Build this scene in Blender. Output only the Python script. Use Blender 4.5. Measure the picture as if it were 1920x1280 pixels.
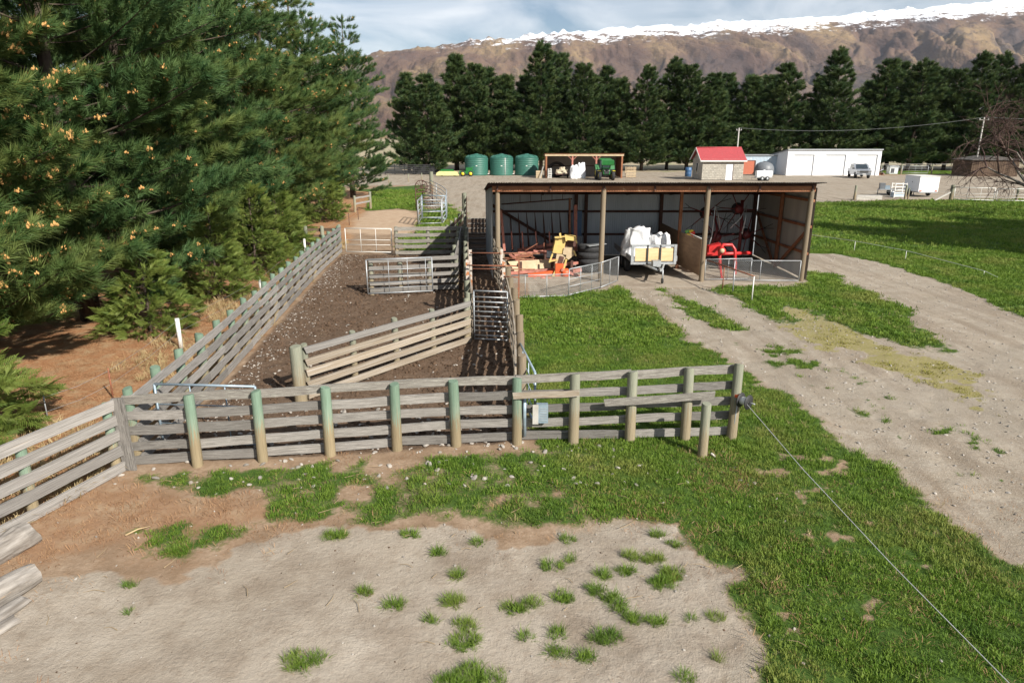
import bpy, bmesh, math, random
import numpy as np
from mathutils import Vector, Matrix, Euler
R = math.radians
random.seed(7); rng = np.random.default_rng(11)
scene = bpy.context.scene
for o in list(bpy.data.objects): bpy.data.objects.remove(o)
COL = scene.collection

# ------------------------------------------------------------------ camera, sky, sun, exposure
CAM_H, PITCH, FPX = 5.2, R(16.6), 1280.0
cam = bpy.data.cameras.new('camera'); cam.sensor_width = 36.0; cam.lens = 24.0
cam.clip_start = 0.1; cam.clip_end = 40000
cam_ob = bpy.data.objects.new('camera', cam); COL.objects.link(cam_ob)
cam_ob.location = (0, 0, CAM_H); cam_ob.rotation_euler = (R(90) - PITCH, 0, 0)
scene.camera = cam_ob
SUN_EL = R(34); SUN_XY = Vector((0.65, -0.76)).normalized()
w = bpy.data.worlds.new('World'); scene.world = w; w.use_nodes = True
nt = w.node_tree; bg = nt.nodes['Background']
sky = nt.nodes.new('ShaderNodeTexSky'); sky.sky_type = 'NISHITA'; sky.sun_disc = False
sky.sun_elevation = SUN_EL; sky.sun_rotation = math.atan2(SUN_XY.x, SUN_XY.y)
sky.air_density = 1.0; sky.dust_density = 0.6; sky.ozone_density = 1.5; sky.altitude = 300
tc = nt.nodes.new('ShaderNodeTexCoord'); mp = nt.nodes.new('ShaderNodeMapping')
mp.inputs['Scale'].default_value = (1.6, 1.0, 7.0); mp.inputs['Rotation'].default_value = (0, R(4), R(20))
nz = nt.nodes.new('ShaderNodeTexNoise'); nz.inputs['Scale'].default_value = 2.3; nz.inputs['Detail'].default_value = 6
nz.inputs['Roughness'].default_value = 0.55; nz.inputs['Distortion'].default_value = 0.6
cr = nt.nodes.new('ShaderNodeValToRGB'); cr.color_ramp.elements[0].position = 0.40; cr.color_ramp.elements[1].position = 0.72
cr.color_ramp.elements[1].color = (0.85, 0.85, 0.85, 1)
mx = nt.nodes.new('ShaderNodeMix'); mx.data_type = 'RGBA'
mx.inputs['B'].default_value = (12.5, 12.7, 13.0, 1)
L = nt.links.new
L(tc.outputs['Generated'], mp.inputs['Vector']); L(mp.outputs['Vector'], nz.inputs['Vector'])
L(nz.outputs['Fac'], cr.inputs['Fac']); L(cr.outputs['Color'], mx.inputs['Factor'])
L(sky.outputs['Color'], mx.inputs['A']); L(mx.outputs['Result'], bg.inputs['Color'])
bg.inputs['Strength'].default_value = 0.060
sd = bpy.data.lights.new('sun', 'SUN'); sd.energy = 5.0; sd.angle = R(0.53); sd.color = (1.0, 0.95, 0.87)
so = bpy.data.objects.new('sun', sd); COL.objects.link(so); so.location = (30, -40, 60)
so.rotation_euler = Vector((-SUN_XY.x * math.cos(SUN_EL), -SUN_XY.y * math.cos(SUN_EL), -math.sin(SUN_EL))).to_track_quat('-Z', 'Y').to_euler()
scene.view_settings.view_transform = 'Standard'; scene.view_settings.look = 'None'
scene.view_settings.exposure = 0.70; scene.view_settings.gamma = 1.0

# ------------------------------------------------------------------ photo pixel -> place helpers
CP, SP = math.cos(PITCH), math.sin(PITCH)
def ray(px, py):
    u = (px - 960) / FPX; v = (640 - py) / FPX
    return Vector((u, CP + v * SP, -SP + v * CP))
def G(px, py, z=0.0):            # point of the level z seen at that pixel
    d = ray(px, py); t = (z - CAM_H) / d.z
    return Vector((d.x * t, d.y * t, z))
def W(px, py, Y):                # point at distance Y in front of the camera
    d = ray(px, py); t = Y / d.y
    return Vector((d.x * t, Y, CAM_H + d.z * t))

# ------------------------------------------------------------------ materials
MATS = {}
def mat(name, c1, c2=None, rough=0.7, metal=0.0, scale=6.0, stretch=(1, 1, 1), bump=0.0, bscale=None,
        vary=0.0, c3=None, s3=2.0, t3=0.6, coord='Object', detail=5, spec=0.5, w3=0.08):
    m = bpy.data.materials.new(name); m.use_nodes = True; n = m.node_tree.nodes; l = m.node_tree.links.new
    p = n['Principled BSDF']; p.inputs['Roughness'].default_value = rough; p.inputs['Metallic'].default_value = metal
    p.inputs['Specular IOR Level'].default_value = spec
    c2 = c2 or tuple(x * 0.75 for x in c1)
    t = n.new('ShaderNodeTexCoord'); oi = n.new('ShaderNodeObjectInfo')
    mpn = n.new('ShaderNodeMapping'); mpn.inputs['Scale'].default_value = stretch
    add = n.new('ShaderNodeVectorMath'); add.operation = 'ADD'
    mul = n.new('ShaderNodeVectorMath'); mul.operation = 'SCALE'; mul.inputs[0].default_value = (37, 53, 71)
    l(oi.outputs['Random'], mul.inputs['Scale']); l(t.outputs[coord], mpn.inputs['Vector'])
    l(mpn.outputs['Vector'], add.inputs[0]); l(mul.outputs['Vector'], add.inputs[1])
    a = n.new('ShaderNodeTexNoise'); a.inputs['Scale'].default_value = scale; a.inputs['Detail'].default_value = detail
    a.inputs['Roughness'].default_value = 0.6
    l(add.outputs['Vector'], a.inputs['Vector'])
    r = n.new('ShaderNodeValToRGB'); r.color_ramp.elements[0].position = 0.32; r.color_ramp.elements[1].position = 0.68
    r.color_ramp.elements[0].color = (*c1, 1); r.color_ramp.elements[1].color = (*c2, 1)
    l(a.outputs['Fac'], r.inputs['Fac']); out = r.outputs['Color']
    if c3:
        b = n.new('ShaderNodeTexNoise'); b.inputs['Scale'].default_value = s3; b.inputs['Detail'].default_value = 6
        b.inputs['Roughness'].default_value = 0.7
        l(add.outputs['Vector'], b.inputs['Vector'])
        mr = n.new('ShaderNodeMapRange'); mr.inputs['From Min'].default_value = t3; mr.inputs['From Max'].default_value = t3 + w3
        l(b.outputs['Fac'], mr.inputs['Value'])
        q = n.new('ShaderNodeMix'); q.data_type = 'RGBA'; q.inputs['B'].default_value = (*c3, 1)
        l(mr.outputs['Result'], q.inputs['Factor']); l(out, q.inputs['A']); out = q.outputs['Result']
    if vary:
        hs = n.new('ShaderNodeHueSaturation'); mv = n.new('ShaderNodeMapRange')
        mv.inputs['To Min'].default_value = 1 - vary; mv.inputs['To Max'].default_value = 1 + vary
        l(oi.outputs['Random'], mv.inputs['Value']); l(mv.outputs['Result'], hs.inputs['Value'])
        l(out, hs.inputs['Color']); out = hs.outputs['Color']
    l(out, p.inputs['Base Color'])
    if bump:
        bn = n.new('ShaderNodeBump'); bn.inputs['Strength'].default_value = bump; bn.inputs['Distance'].default_value = 0.02
        if bscale:
            e = n.new('ShaderNodeTexNoise'); e.inputs['Scale'].default_value = bscale; e.inputs['Detail'].default_value = 4
            l(add.outputs['Vector'], e.inputs['Vector']); l(e.outputs['Fac'], bn.inputs['Height'])
        else: l(a.outputs['Fac'], bn.inputs['Height'])
        l(bn.outputs['Normal'], p.inputs['Normal'])
    MATS[name] = m
    return m
ST = (2.2, 1.5, 9.0)     # unit boards: x along the grain
mat('wood_grey', (0.285, 0.265, 0.24), (0.085, 0.077, 0.068), 0.9, scale=2.4, stretch=ST, bump=0.5, vary=0.28, c3=(0.37, 0.355, 0.32), s3=5.0, t3=0.56, detail=8, spec=0.2)
mat('wood_lichen', (0.31, 0.285, 0.25), (0.10, 0.088, 0.075), 0.9, scale=2.4, stretch=ST, bump=0.6, vary=0.14, c3=(0.52, 0.51, 0.44), s3=4.5, t3=0.55, detail=8, spec=0.2)
mat('wood_tan', (0.37, 0.305, 0.225), (0.145, 0.112, 0.078), 0.88, scale=2.3, stretch=ST, bump=0.4, vary=0.16, c3=(0.36, 0.325, 0.28), s3=1.6, t3=0.5, detail=8, spec=0.2)
mat('wood_silver', (0.35, 0.33, 0.305), (0.13, 0.118, 0.105), 0.9, scale=2.5, stretch=ST, bump=0.5, vary=0.24, c3=(0.36, 0.28, 0.2), s3=2.0, t3=0.62, detail=8, spec=0.2)
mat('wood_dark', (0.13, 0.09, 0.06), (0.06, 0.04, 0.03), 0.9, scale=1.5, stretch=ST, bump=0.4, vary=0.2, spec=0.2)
def post_mat(name, top, low, base):
    m = mat(name, (1, 1, 1), (0.62, 0.6, 0.56), 0.9, scale=2.2, stretch=(9, 9, 1.2), bump=0.5, vary=0.12, spec=0.2, detail=7)
    n = m.node_tree.nodes; l = m.node_tree.links.new; p = n['Principled BSDF']
    src = p.inputs['Base Color'].links[0].from_socket
    t = n.new('ShaderNodeTexCoord'); s = n.new('ShaderNodeSeparateXYZ'); l(t.outputs['Object'], s.inputs[0])
    nzz = n.new('ShaderNodeTexNoise'); nzz.inputs['Scale'].default_value = 2.5; nzz.inputs['Detail'].default_value = 7; nzz.inputs['Roughness'].default_value = 0.68
    mpz = n.new('ShaderNodeMapping'); mpz.inputs['Scale'].default_value = (2.2, 2.2, .55); l(t.outputs['Object'], mpz.inputs['Vector'])
    oi = n.new('ShaderNodeObjectInfo'); ad2 = n.new('ShaderNodeVectorMath'); l(mpz.outputs['Vector'], ad2.inputs[0])
    sc = n.new('ShaderNodeVectorMath'); sc.operation = 'SCALE'; sc.inputs[0].default_value = (11, 17, 23); l(oi.outputs['Random'], sc.inputs['Scale'])
    l(sc.outputs['Vector'], ad2.inputs[1]); l(ad2.outputs['Vector'], nzz.inputs['Vector'])
    ma = n.new('ShaderNodeMath'); ma.operation = 'MULTIPLY_ADD'; ma.inputs[1].default_value = 1.5; l(nzz.outputs['Fac'], ma.inputs[0]); l(s.outputs['Z'], ma.inputs[2])
    r = n.new('ShaderNodeValToRGB'); e = r.color_ramp.elements
    e[0].position = 0.30; e[0].color = (*base, 1); e[1].position = 0.86; e[1].color = (*top, 1)
    k = e.new(0.655); k.color = (*(x * .95 for x in base), 1); k = e.new(0.695); k.color = (*low, 1)
    mm = n.new('ShaderNodeMath'); mm.operation = 'MULTIPLY'; mm.inputs[1].default_value = 0.56; l(ma.outputs[0], mm.inputs[0])
    l(mm.outputs[0], r.inputs['Fac'])
    q = n.new('ShaderNodeMix'); q.data_type = 'RGBA'; q.blend_type = 'MULTIPLY'; q.inputs['Factor'].default_value = 1
    l(src, q.inputs['A']); l(r.outputs['Color'], q.inputs['B']); l(q.outputs['Result'], p.inputs['Base Color'])
post_mat('post_green', (0.20, 0.29, 0.215), (0.27, 0.33, 0.25), (0.33, 0.265, 0.165))
post_mat('post_brown', (0.25, 0.20, 0.14), (0.27, 0.225, 0.165), (0.27, 0.21, 0.145))
post_mat('post_grey', (0.27, 0.28, 0.215), (0.31, 0.295, 0.225), (0.31, 0.255, 0.17))
mat('bark', (0.11, 0.085, 0.065), (0.05, 0.037, 0.03), 0.95, scale=8, stretch=(1, 1, 0.3), bump=0.8, spec=0.1)
mat('bark_grey', (0.30, 0.27, 0.24), (0.15, 0.13, 0.11), 0.95, scale=8, stretch=(1, 1, 0.3), bump=0.8, spec=0.1)
mat('twig', (0.13, 0.085, 0.07), (0.07, 0.045, 0.04), 0.9, scale=4, spec=0.1)
mat('galv', (0.44, 0.455, 0.46), (0.31, 0.325, 0.335), 0.5, 0.5, scale=9)
mat('galv_blue', (0.34, 0.42, 0.48), (0.25, 0.32, 0.37), 0.5, 0.4, scale=9)
mat('white_paint', (0.72, 0.71, 0.67), (0.58, 0.57, 0.53), 0.5, scale=12, c3=(0.42, 0.28, 0.16), s3=9, t3=0.68)
mat('rust', (0.28, 0.10, 0.05), (0.15, 0.06, 0.035), 0.85, scale=10, c3=(0.36, 0.19, 0.10), s3=6, t3=0.55, bump=0.2)
mat('rust_white', (0.55, 0.50, 0.44), (0.42, 0.36, 0.30), 0.8, scale=10, c3=(0.40, 0.15, 0.05), s3=5, t3=0.5)
mat('rust_beam', (0.31, 0.13, 0.06), (0.20, 0.075, 0.035), 0.85, scale=3, c3=(0.42, 0.25, 0.14), s3=5, t3=0.6)
mat('rust_dark', (0.11, 0.05, 0.035), (0.06, 0.03, 0.025), 0.85, scale=6)
mat('red_faded', (0.47, 0.19, 0.14), (0.32, 0.12, 0.09), 0.75, scale=7, c3=(0.25, 0.11, 0.06), s3=5, t3=0.57)
mat('red_shaded', (0.16, 0.014, 0.014), (0.09, 0.012, 0.012), 0.55, scale=8)  # red paint darkened to carry the shade at the back of the bay
mat('mesh_wire', (0.36, 0.37, 0.37), (0.26, 0.27, 0.27), 0.6, 0.3, scale=9)
mat('red_paint', (0.52, 0.025, 0.025), (0.36, 0.02, 0.02), 0.4, scale=8)
mat('orange_paint', (0.70, 0.11, 0.03), (0.5, 0.08, 0.02), 0.5, scale=8)
mat('yellow_paint', (0.66, 0.48, 0.15), (0.50, 0.36, 0.13), 0.6, scale=6, c3=(0.30, 0.20, 0.10), s3=5, t3=0.6)
mat('cream_plate', (0.50, 0.40, 0.26), (0.40, 0.30, 0.18), 0.8, scale=4, c3=(0.3, 0.14, 0.08), s3=6, t3=0.6)
mat('tyre', (0.022, 0.022, 0.024), (0.04, 0.04, 0.04), 0.85, scale=14, spec=0.3)
mat('black', (0.015, 0.015, 0.016), (0.03, 0.03, 0.03), 0.6, scale=9)
mat('tank_green', (0.036, 0.135, 0.10), (0.03, 0.112, 0.083), 0.5, scale=2.0, stretch=(1, 1, 3))
mat('block', (0.44, 0.41, 0.35), (0.33, 0.30, 0.25), 0.95, scale=5, bump=0.4, vary=0.14)
mat('mortar', (0.36, 0.34, 0.30), (0.30, 0.28, 0.25), 0.95, scale=8)
mat('roof_red', (0.42, 0.065, 0.07), (0.34, 0.055, 0.06), 0.6, scale=3, c3=(0.46, 0.15, 0.14), s3=3, t3=0.62)
mat('white_clad', (0.80, 0.80, 0.80), (0.74, 0.75, 0.76), 0.5, scale=3)
mat('blue_clad', (0.36, 0.46, 0.54), (0.42, 0.48, 0.52), 0.55, scale=2, stretch=(1, 1, 4), c3=(0.52, 0.53, 0.5), s3=1.5, t3=0.6)
mat('door_rust', (0.45, 0.13, 0.07), (0.38, 0.11, 0.06), 0.7, scale=3)
mat('zinc', (0.50, 0.54, 0.58), (0.40, 0.44, 0.48), 0.5, 0.25, scale=1.5, stretch=(1, 1, 0.4), c3=(0.33, 0.31, 0.29), s3=1.2, t3=0.66)
mat('zinc_old', (0.42, 0.40, 0.36), (0.33, 0.31, 0.28), 0.7, 0.1, scale=1.2, stretch=(1, 1, 0.4), c3=(0.28, 0.22, 0.17), s3=1.5, t3=0.6)
mat('roof_dark', (0.09, 0.08, 0.07), (0.05, 0.045, 0.04), 0.8, scale=4)
mat('ply', (0.34, 0.21, 0.12), (0.22, 0.13, 0.075), 0.85, scale=1.5, stretch=(1, 1, 5), detail=8)
mat('ply_light', (0.66, 0.50, 0.28), (0.55, 0.38, 0.19), 0.75, scale=1.6, stretch=(1, 1, 5), detail=8)
mat('bag_white', (0.78, 0.78, 0.77), (0.64, 0.65, 0.67), 0.6, scale=5, bump=0.6)
mat('sack', (0.52, 0.45, 0.33), (0.42, 0.36, 0.26), 0.9, scale=6)
mat('silver_paint', (0.40, 0.42, 0.45), (0.36, 0.38, 0.41), 0.3, 0.5, scale=4)
mat('glass', (0.02, 0.03, 0.035), (0.03, 0.04, 0.05), 0.08, scale=2, spec=0.9)
mat('chrome', (0.6, 0.6, 0.62), (0.5, 0.5, 0.5), 0.25, 0.9)
mat('jd_green', (0.015, 0.15, 0.03), (0.01, 0.11, 0.025), 0.4, scale=6)
mat('jd_yellow', (0.75, 0.62, 0.03), (0.65, 0.5, 0.02), 0.45, scale=6)
mat('pale_yellow', (0.66, 0.62, 0.28), (0.55, 0.50, 0.2), 0.6, scale=6)
mat('blue_plastic', (0.05, 0.12, 0.24), (0.04, 0.10, 0.2), 0.45, scale=5)
mat('concrete', (0.46, 0.44, 0.40), (0.36, 0.34, 0.30), 0.95, scale=6, bump=0.3)
mat('grey_plastic', (0.15, 0.16, 0.17), (0.12, 0.13, 0.14), 0.5, scale=4)
mat('wire', (0.62, 0.62, 0.60), (0.5, 0.5, 0.48), 0.5, 0.2)
mat('flag_red', (0.6, 0.05, 0.03)); mat('flag_yellow', (0.75, 0.6, 0.05)); mat('flag_green', (0.2, 0.5, 0.12))
mat('stone', (0.38, 0.34, 0.29), (0.24, 0.22, 0.195), 0.9, scale=20, vary=0.3, bump=0.3)
mat('clod', (0.115, 0.075, 0.048), (0.07, 0.045, 0.03), 0.98, scale=12, vary=0.3, bump=0.5, spec=0.1)
mat('log', (0.34, 0.31, 0.275), (0.13, 0.11, 0.09), 0.92, scale=2.0, stretch=(1, 7, 7), bump=0.8, c3=(0.50, 0.31, 0.14), s3=1.6, t3=0.62, detail=8)
mat('cone_pollen', (0.55, 0.30, 0.10), (0.45, 0.24, 0.08), 0.9, scale=10, vary=0.15)
mat('straw', (0.44, 0.33, 0.19), (0.34, 0.24, 0.13), 0.95, scale=6, vary=0.25)
def leaf_mat(name, c1, c2, trans=0.25, rough=0.6, patch=None):
    m = bpy.data.materials.new(name); m.use_nodes = True; n = m.node_tree.nodes; l = m.node_tree.links.new
    p = n['Principled BSDF']; p.inputs['Roughness'].default_value = rough; p.inputs['Specular IOR Level'].default_value = 0.25
    oi = n.new('ShaderNodeObjectInfo'); r = n.new('ShaderNodeMix'); r.data_type = 'RGBA'
    r.inputs['A'].default_value = (*c1, 1); r.inputs['B'].default_value = (*c2, 1)
    l(oi.outputs['Random'], r.inputs['Factor'])
    col = r.outputs['Result']
    if patch:                    # broad patches of yellower and deeper green
        ge = n.new('ShaderNodeNewGeometry')
        for k, (pc, sc, lo) in enumerate(((patch[0], .55, .50), (patch[1], .9, .54))):
            a = n.new('ShaderNodeTexNoise'); a.inputs['Scale'].default_value = sc; a.inputs['Detail'].default_value = 5; l(ge.outputs['Position'], a.inputs['Vector'])
            mr = n.new('ShaderNodeMapRange'); mr.inputs['From Min'].default_value = lo; mr.inputs['From Max'].default_value = lo + .16; mr.inputs['To Max'].default_value = .75; l(a.outputs['Fac'], mr.inputs['Value'])
            q = n.new('ShaderNodeMix'); q.data_type = 'RGBA'; q.inputs['B'].default_value = (*pc, 1); l(mr.outputs[0], q.inputs['Factor']); l(col, q.inputs['A']); col = q.outputs['Result']
    l(col, p.inputs['Base Color'])
    tr = n.new('ShaderNodeBsdfTranslucent'); l(col, tr.inputs['Color'])
    ms = n.new('ShaderNodeMixShader'); ms.inputs['Fac'].default_value = trans
    l(p.outputs[0], ms.inputs[1]); l(tr.outputs[0], ms.inputs[2]); l(ms.outputs[0], n['Material Output'].inputs['Surface'])
    MATS[name] = m
leaf_mat('needle', (0.052, 0.110, 0.030), (0.155, 0.195, 0.052), 0.3)
leaf_mat('needle_blue', (0.045, 0.105, 0.036), (0.115, 0.18, 0.055), 0.3)
leaf_mat('needle_far', (0.028, 0.060, 0.021), (0.085, 0.118, 0.036), 0.2)
leaf_mat('frond', (0.085, 0.135, 0.022), (0.19, 0.23, 0.05), 0.3)
leaf_mat('blade', (0.085, 0.165, 0.015), (0.185, 0.265, 0.040), 0.3, 0.6, ((0.24, 0.255, 0.062), (0.055, 0.125, 0.014)))
leaf_mat('blade_moss', (0.22, 0.22, 0.035), (0.30, 0.26, 0.08), 0.2)
leaf_mat('blade_dry', (0.34, 0.25, 0.12), (0.46, 0.36, 0.19), 0.2)
leaf_mat('litter', (0.20, 0.10, 0.05), (0.36, 0.22, 0.115), 0.0, 0.9)

# ------------------------------------------------------------------ mesh builders
def link(name, me, parent=None):
    o = bpy.data.objects.new(name, me); COL.objects.link(o); o.parent = parent
    return o
def thing(name, label, cat, loc=(0, 0, 0), rz=0.0, group=None):
    o = bpy.data.objects.new(name, None); COL.objects.link(o); o.empty_display_size = 0.2
    o.location = loc; o.rotation_euler = (0, 0, rz); o['label'] = label; o['category'] = cat
    if group: o['group'] = group
    return o
def tag(o, label, cat, group=None):
    o['label'] = label; o['category'] = cat
    if group: o['group'] = group
    return o
class MB:
    def __init__(s): s.v = []; s.f = []; s.sm = []
    def add(s, vs, fs, smooth=False):
        b = len(s.v); s.v += [tuple(v) for v in vs]; s.f += [tuple(i + b for i in f) for f in fs]; s.sm += [smooth] * len(fs)
        return s
    def box(s, c, d, rot=None):
        c = Vector(c); h = Vector(d) / 2; vs = []
        M = Euler(rot).to_matrix() if rot is not None else None
        for x in (-1, 1):
            for y in (-1, 1):
                for z in (-1, 1):
                    q = Vector((x * h.x, y * h.y, z * h.z)); vs.append(c + (M @ q if M else q))
        return s.add(vs, [(0, 1, 3, 2), (4, 6, 7, 5), (0, 4, 5, 1), (2, 3, 7, 6), (0, 2, 6, 4), (1, 5, 7, 3)])
    def beam(s, a, b, wd, ht, up=(0, 0, 1)):
        a = Vector(a); b = Vector(b); x = (b - a).normalized(); u = Vector(up)
        y = u.cross(x)
        if y.length < 1e-4: y = Vector((0, 1, 0)).cross(x)
        y.normalize(); z = x.cross(y); vs = []
        for p in (a, b):
            for i in (-1, 1):
                for j in (-1, 1): vs.append(p + y * (i * wd / 2) + z * (j * ht / 2))
        return s.add(vs, [(0, 1, 3, 2), (4, 6, 7, 5), (0, 4, 5, 1), (2, 3, 7, 6), (0, 2, 6, 4), (1, 5, 7, 3)])
    def tube(s, pts, r, n=6, cap=True, smooth=True):
        pts = [Vector(p) for p in pts]; rs = r if hasattr(r, '__len__') else [r] * len(pts); vs = []; fs = []
        for i, p in enumerate(pts):
            d = (pts[min(i + 1, len(pts) - 1)] - pts[max(i - 1, 0)]).normalized()
            a = Vector((0, 0, 1)).cross(d)
            if a.length < 1e-3: a = Vector((1, 0, 0)).cross(d)
            a.normalize(); b = d.cross(a)
            for k in range(n):
                t = 2 * math.pi * k / n; vs.append(p + (a * math.cos(t) + b * math.sin(t)) * rs[i])
        for i in range(len(pts) - 1):
            for k in range(n):
                fs.append((i * n + k, i * n + (k + 1) % n, (i + 1) * n + (k + 1) % n, (i + 1) * n + k))
        s.add(vs, fs, smooth)
        if cap:
            m = len(s.v) - len(vs)
            s.f.append(tuple(m + k for k in reversed(range(n)))); s.sm.append(False)
            s.f.append(tuple(m + (len(pts) - 1) * n + k for k in range(n))); s.sm.append(False)
        return s
    def lathe(s, prof, n=20, c=(0, 0, 0), axis='Z', smooth=True):
        vs = []; fs = []; c = Vector(c)
        for (r, z) in prof:
            for k in range(n):
                t = 2 * math.pi * k / n; q = (r * math.cos(t), r * math.sin(t), z)
                q = {'Z': q, 'X': (q[2], q[0], q[1]), 'Y': (q[0], q[2], q[1])}[axis]
                vs.append(c + Vector(q))
        for i in range(len(prof) - 1):
            for k in range(n): fs.append((i * n + k, i * n + (k + 1) % n, (i + 1) * n + (k + 1) % n, (i + 1) * n + k))
        return s.add(vs, fs, smooth)
    def prism(s, poly, a, b, plane='XZ'):      # outline extruded along the third axis from a to b
        n = len(poly)
        def q(p, d): return {'XZ': (p[0], d, p[1]), 'YZ': (d, p[0], p[1]), 'XY': (p[0], p[1], d)}[plane]
        vs = [q(p, a) for p in poly] + [q(p, b) for p in poly]
        fs = [tuple(reversed(range(n))), tuple(range(n, 2 * n))] + [(i, (i + 1) % n, n + (i + 1) % n, n + i) for i in range(n)]
        return s.add(vs, fs)
    def quad(s, a, b, c, d): return s.add([a, b, c, d], [(0, 1, 2, 3)])
    def build(s, name, m, parent=None, world=False, center=True):
        v = np.array(s.v, dtype=float)
        if world and parent is not None: v = v - np.array(parent.location)
        c = (v.min(0) + v.max(0)) / 2 if center else np.zeros(3)
        if center and parent is None: c[2] = v[:, 2].min()
        me = bpy.data.meshes.new(name); me.from_pydata([tuple(x) for x in (v - c)], [], s.f)
        me.polygons.foreach_set('use_smooth', s.sm); me.materials.append(MATS[m])
        bm = bmesh.new(); bm.from_mesh(me); bmesh.ops.recalc_face_normals(bm, faces=bm.faces); bm.to_mesh(me); bm.free()
        o = link(name, me, parent); o.location = c
        return o
def copy_tree(o, parent=None):
    c = o.copy(); COL.objects.link(c); c.parent = parent
    for k in list(o.children): copy_tree(k, c)
    return c
# unit boards and posts shared by all the timber fences
def unit_board(seed):
    r = random.Random(seed); vs = []; fs = []; N = 4
    for i in range(N + 1):
        x = -0.5 + i / N; dz = r.uniform(-.07, .07); dy = r.uniform(-.1, .1); hz = 0.5 * r.uniform(0.93, 1.05)
        sk = r.uniform(-.006, .006) if i in (0, N) else 0
        for (y, z) in ((-.5, -1), (.5, -1), (.5, 1), (-.5, 1)): vs.append((x + sk * z, y + dy, z * hz + dz))
    for i in range(N):
        for k in range(4): fs.append((i * 4 + k, i * 4 + (k + 1) % 4, (i + 1) * 4 + (k + 1) % 4, (i + 1) * 4 + k))
    fs += [(3, 2, 1, 0), (N * 4, N * 4 + 1, N * 4 + 2, N * 4 + 3)]
    return vs, fs
def unit_post(seed, n=10):
    r = random.Random(seed); vs = []; fs = []; t0 = r.uniform(0, 6)
    for (z, s) in ((-0.12, 1.04), (0.5, 1.0), (0.985, 0.97)):
        for k in range(n):
            t = 2 * math.pi * k / n; q = s * r.uniform(.96, 1.04)
            vs.append((q * math.cos(t), q * math.sin(t), z + (0.012 * math.sin(t + t0) if z > .9 else 0)))
    for i in range(2):
        for k in range(n): fs.append((i * n + k, i * n + (k + 1) % n, (i + 1) * n + (k + 1) % n, (i + 1) * n + k))
    m = len(vs); 
    for k in range(n): x, y, z = vs[2 * n + k]; vs.append((x * .86, y * .86, z + .012))
    for k in range(n): fs.append((2 * n + k, 2 * n + (k + 1) % n, m + (k + 1) % n, m + k))
    fs.append(tuple(range(m, m + n)))
    return vs, fs
_bm = {}
def board_mesh(m, k):
    if (m, k) not in _bm:
        vs, fs = unit_board(k); me = bpy.data.meshes.new('board'); me.from_pydata(vs, [], fs); me.materials.append(MATS[m]); _bm[(m, k)] = me
    return _bm[(m, k)]
def post_mesh(m, k):
    if ('p', m, k) not in _bm:
        vs, fs = unit_post(k); me = bpy.data.meshes.new('post'); me.from_pydata(vs, [], fs)
        me.polygons.foreach_set('use_smooth', [len(f) == 4 for f in fs]); me.materials.append(MATS[m]); _bm[('p', m, k)] = me
    return _bm[('p', m, k)]
def board(name, p0, p1, ht, th, m, parent, nrm=None):
    p0 = Vector(p0); p1 = Vector(p1); x = (p1 - p0); Ln = x.length; x.normalize()
    z = Vector(nrm) if nrm is not None else Vector((0, 0, 1))     # board's wide direction
    y = z.cross(x)
    if y.length < 1e-3: y = Vector((0, 1, 0))
    y.normalize(); z = x.cross(y)
    o = link(name, board_mesh(m, random.randrange(8)), parent)
    M = Matrix((x, y, z)).transposed().to_4x4() @ Matrix.Diagonal((Ln, th, ht, 1))
    M.translation = (p0 + p1) / 2 - (parent.location if parent else Vector((0, 0, 0)))
    o.matrix_local = M if parent is None else M
    o.matrix_basis = M
    return o
def post(p, h, r, m, parent, tilt=0.012, ry=None):
    o = link('post', post_mesh(m, random.randrange(5)), parent)
    o.location = Vector(p) - (parent.location if parent else Vector((0, 0, 0)))
    o.rotation_euler = (random.uniform(-tilt, tilt), random.uniform(-tilt, tilt), random.uniform(0, 6) if ry is None else 0)
    o.scale = (r, ry or r, h)
    return o
ORD = 'first second third fourth fifth sixth seventh eighth ninth tenth eleventh twelfth thirteenth fourteenth fifteenth sixteenth seventeenth eighteenth nineteenth twentieth'.split()
ORD += ['twenty-' + o for o in ORD[:9]] + ['thirtieth'] + ['thirty-' + o for o in ORD[:9]]

# scatter: a mesh of bare points, each carrying one small piece (grass tuft, needle spray, pebble)
def lib(name, vs, fs, m, smooth=False):
    me = bpy.data.meshes.new(name); me.from_pydata([tuple(v) for v in vs], [], fs); me.materials.append(MATS[m])
    if smooth: me.polygons.foreach_set('use_smooth', [True] * len(fs))
    return bpy.data.objects.new(name, me)      # not linked: only the scatters use it
_gn = {}
def scatter_group(src):
    if src.name in _gn: return _gn[src.name]
    g = bpy.data.node_groups.new('scatter_' + src.name, 'GeometryNodeTree')
    g.interface.new_socket('Geometry', in_out='INPUT', socket_type='NodeSocketGeometry')
    g.interface.new_socket('Geometry', in_out='OUTPUT', socket_type='NodeSocketGeometry')
    n = g.nodes; l = g.links.new
    gi = n.new('NodeGroupInput'); go = n.new('NodeGroupOutput'); ip = n.new('GeometryNodeInstanceOnPoints')
    oi = n.new('GeometryNodeObjectInfo'); oi.inputs['Object'].default_value = src; oi.transform_space = 'ORIGINAL'
    a = n.new('GeometryNodeInputNamedAttribute'); a.data_type = 'FLOAT_VECTOR'; a.inputs['Name'].default_value = 'rot'
    b = n.new('GeometryNodeInputNamedAttribute'); b.data_type = 'FLOAT_VECTOR'; b.inputs['Name'].default_value = 'scl'
    er = n.new('FunctionNodeEulerToRotation')
    l(gi.outputs[0], ip.inputs['Points']); l(oi.outputs['Geometry'], ip.inputs['Instance'])
    l(a.outputs[0], er.inputs[0]); l(er.outputs[0], ip.inputs['Rotation']); l(b.outputs[0], ip.inputs['Scale'])
    l(ip.outputs[0], go.inputs[0]); _gn[src.name] = g
    return g
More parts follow.
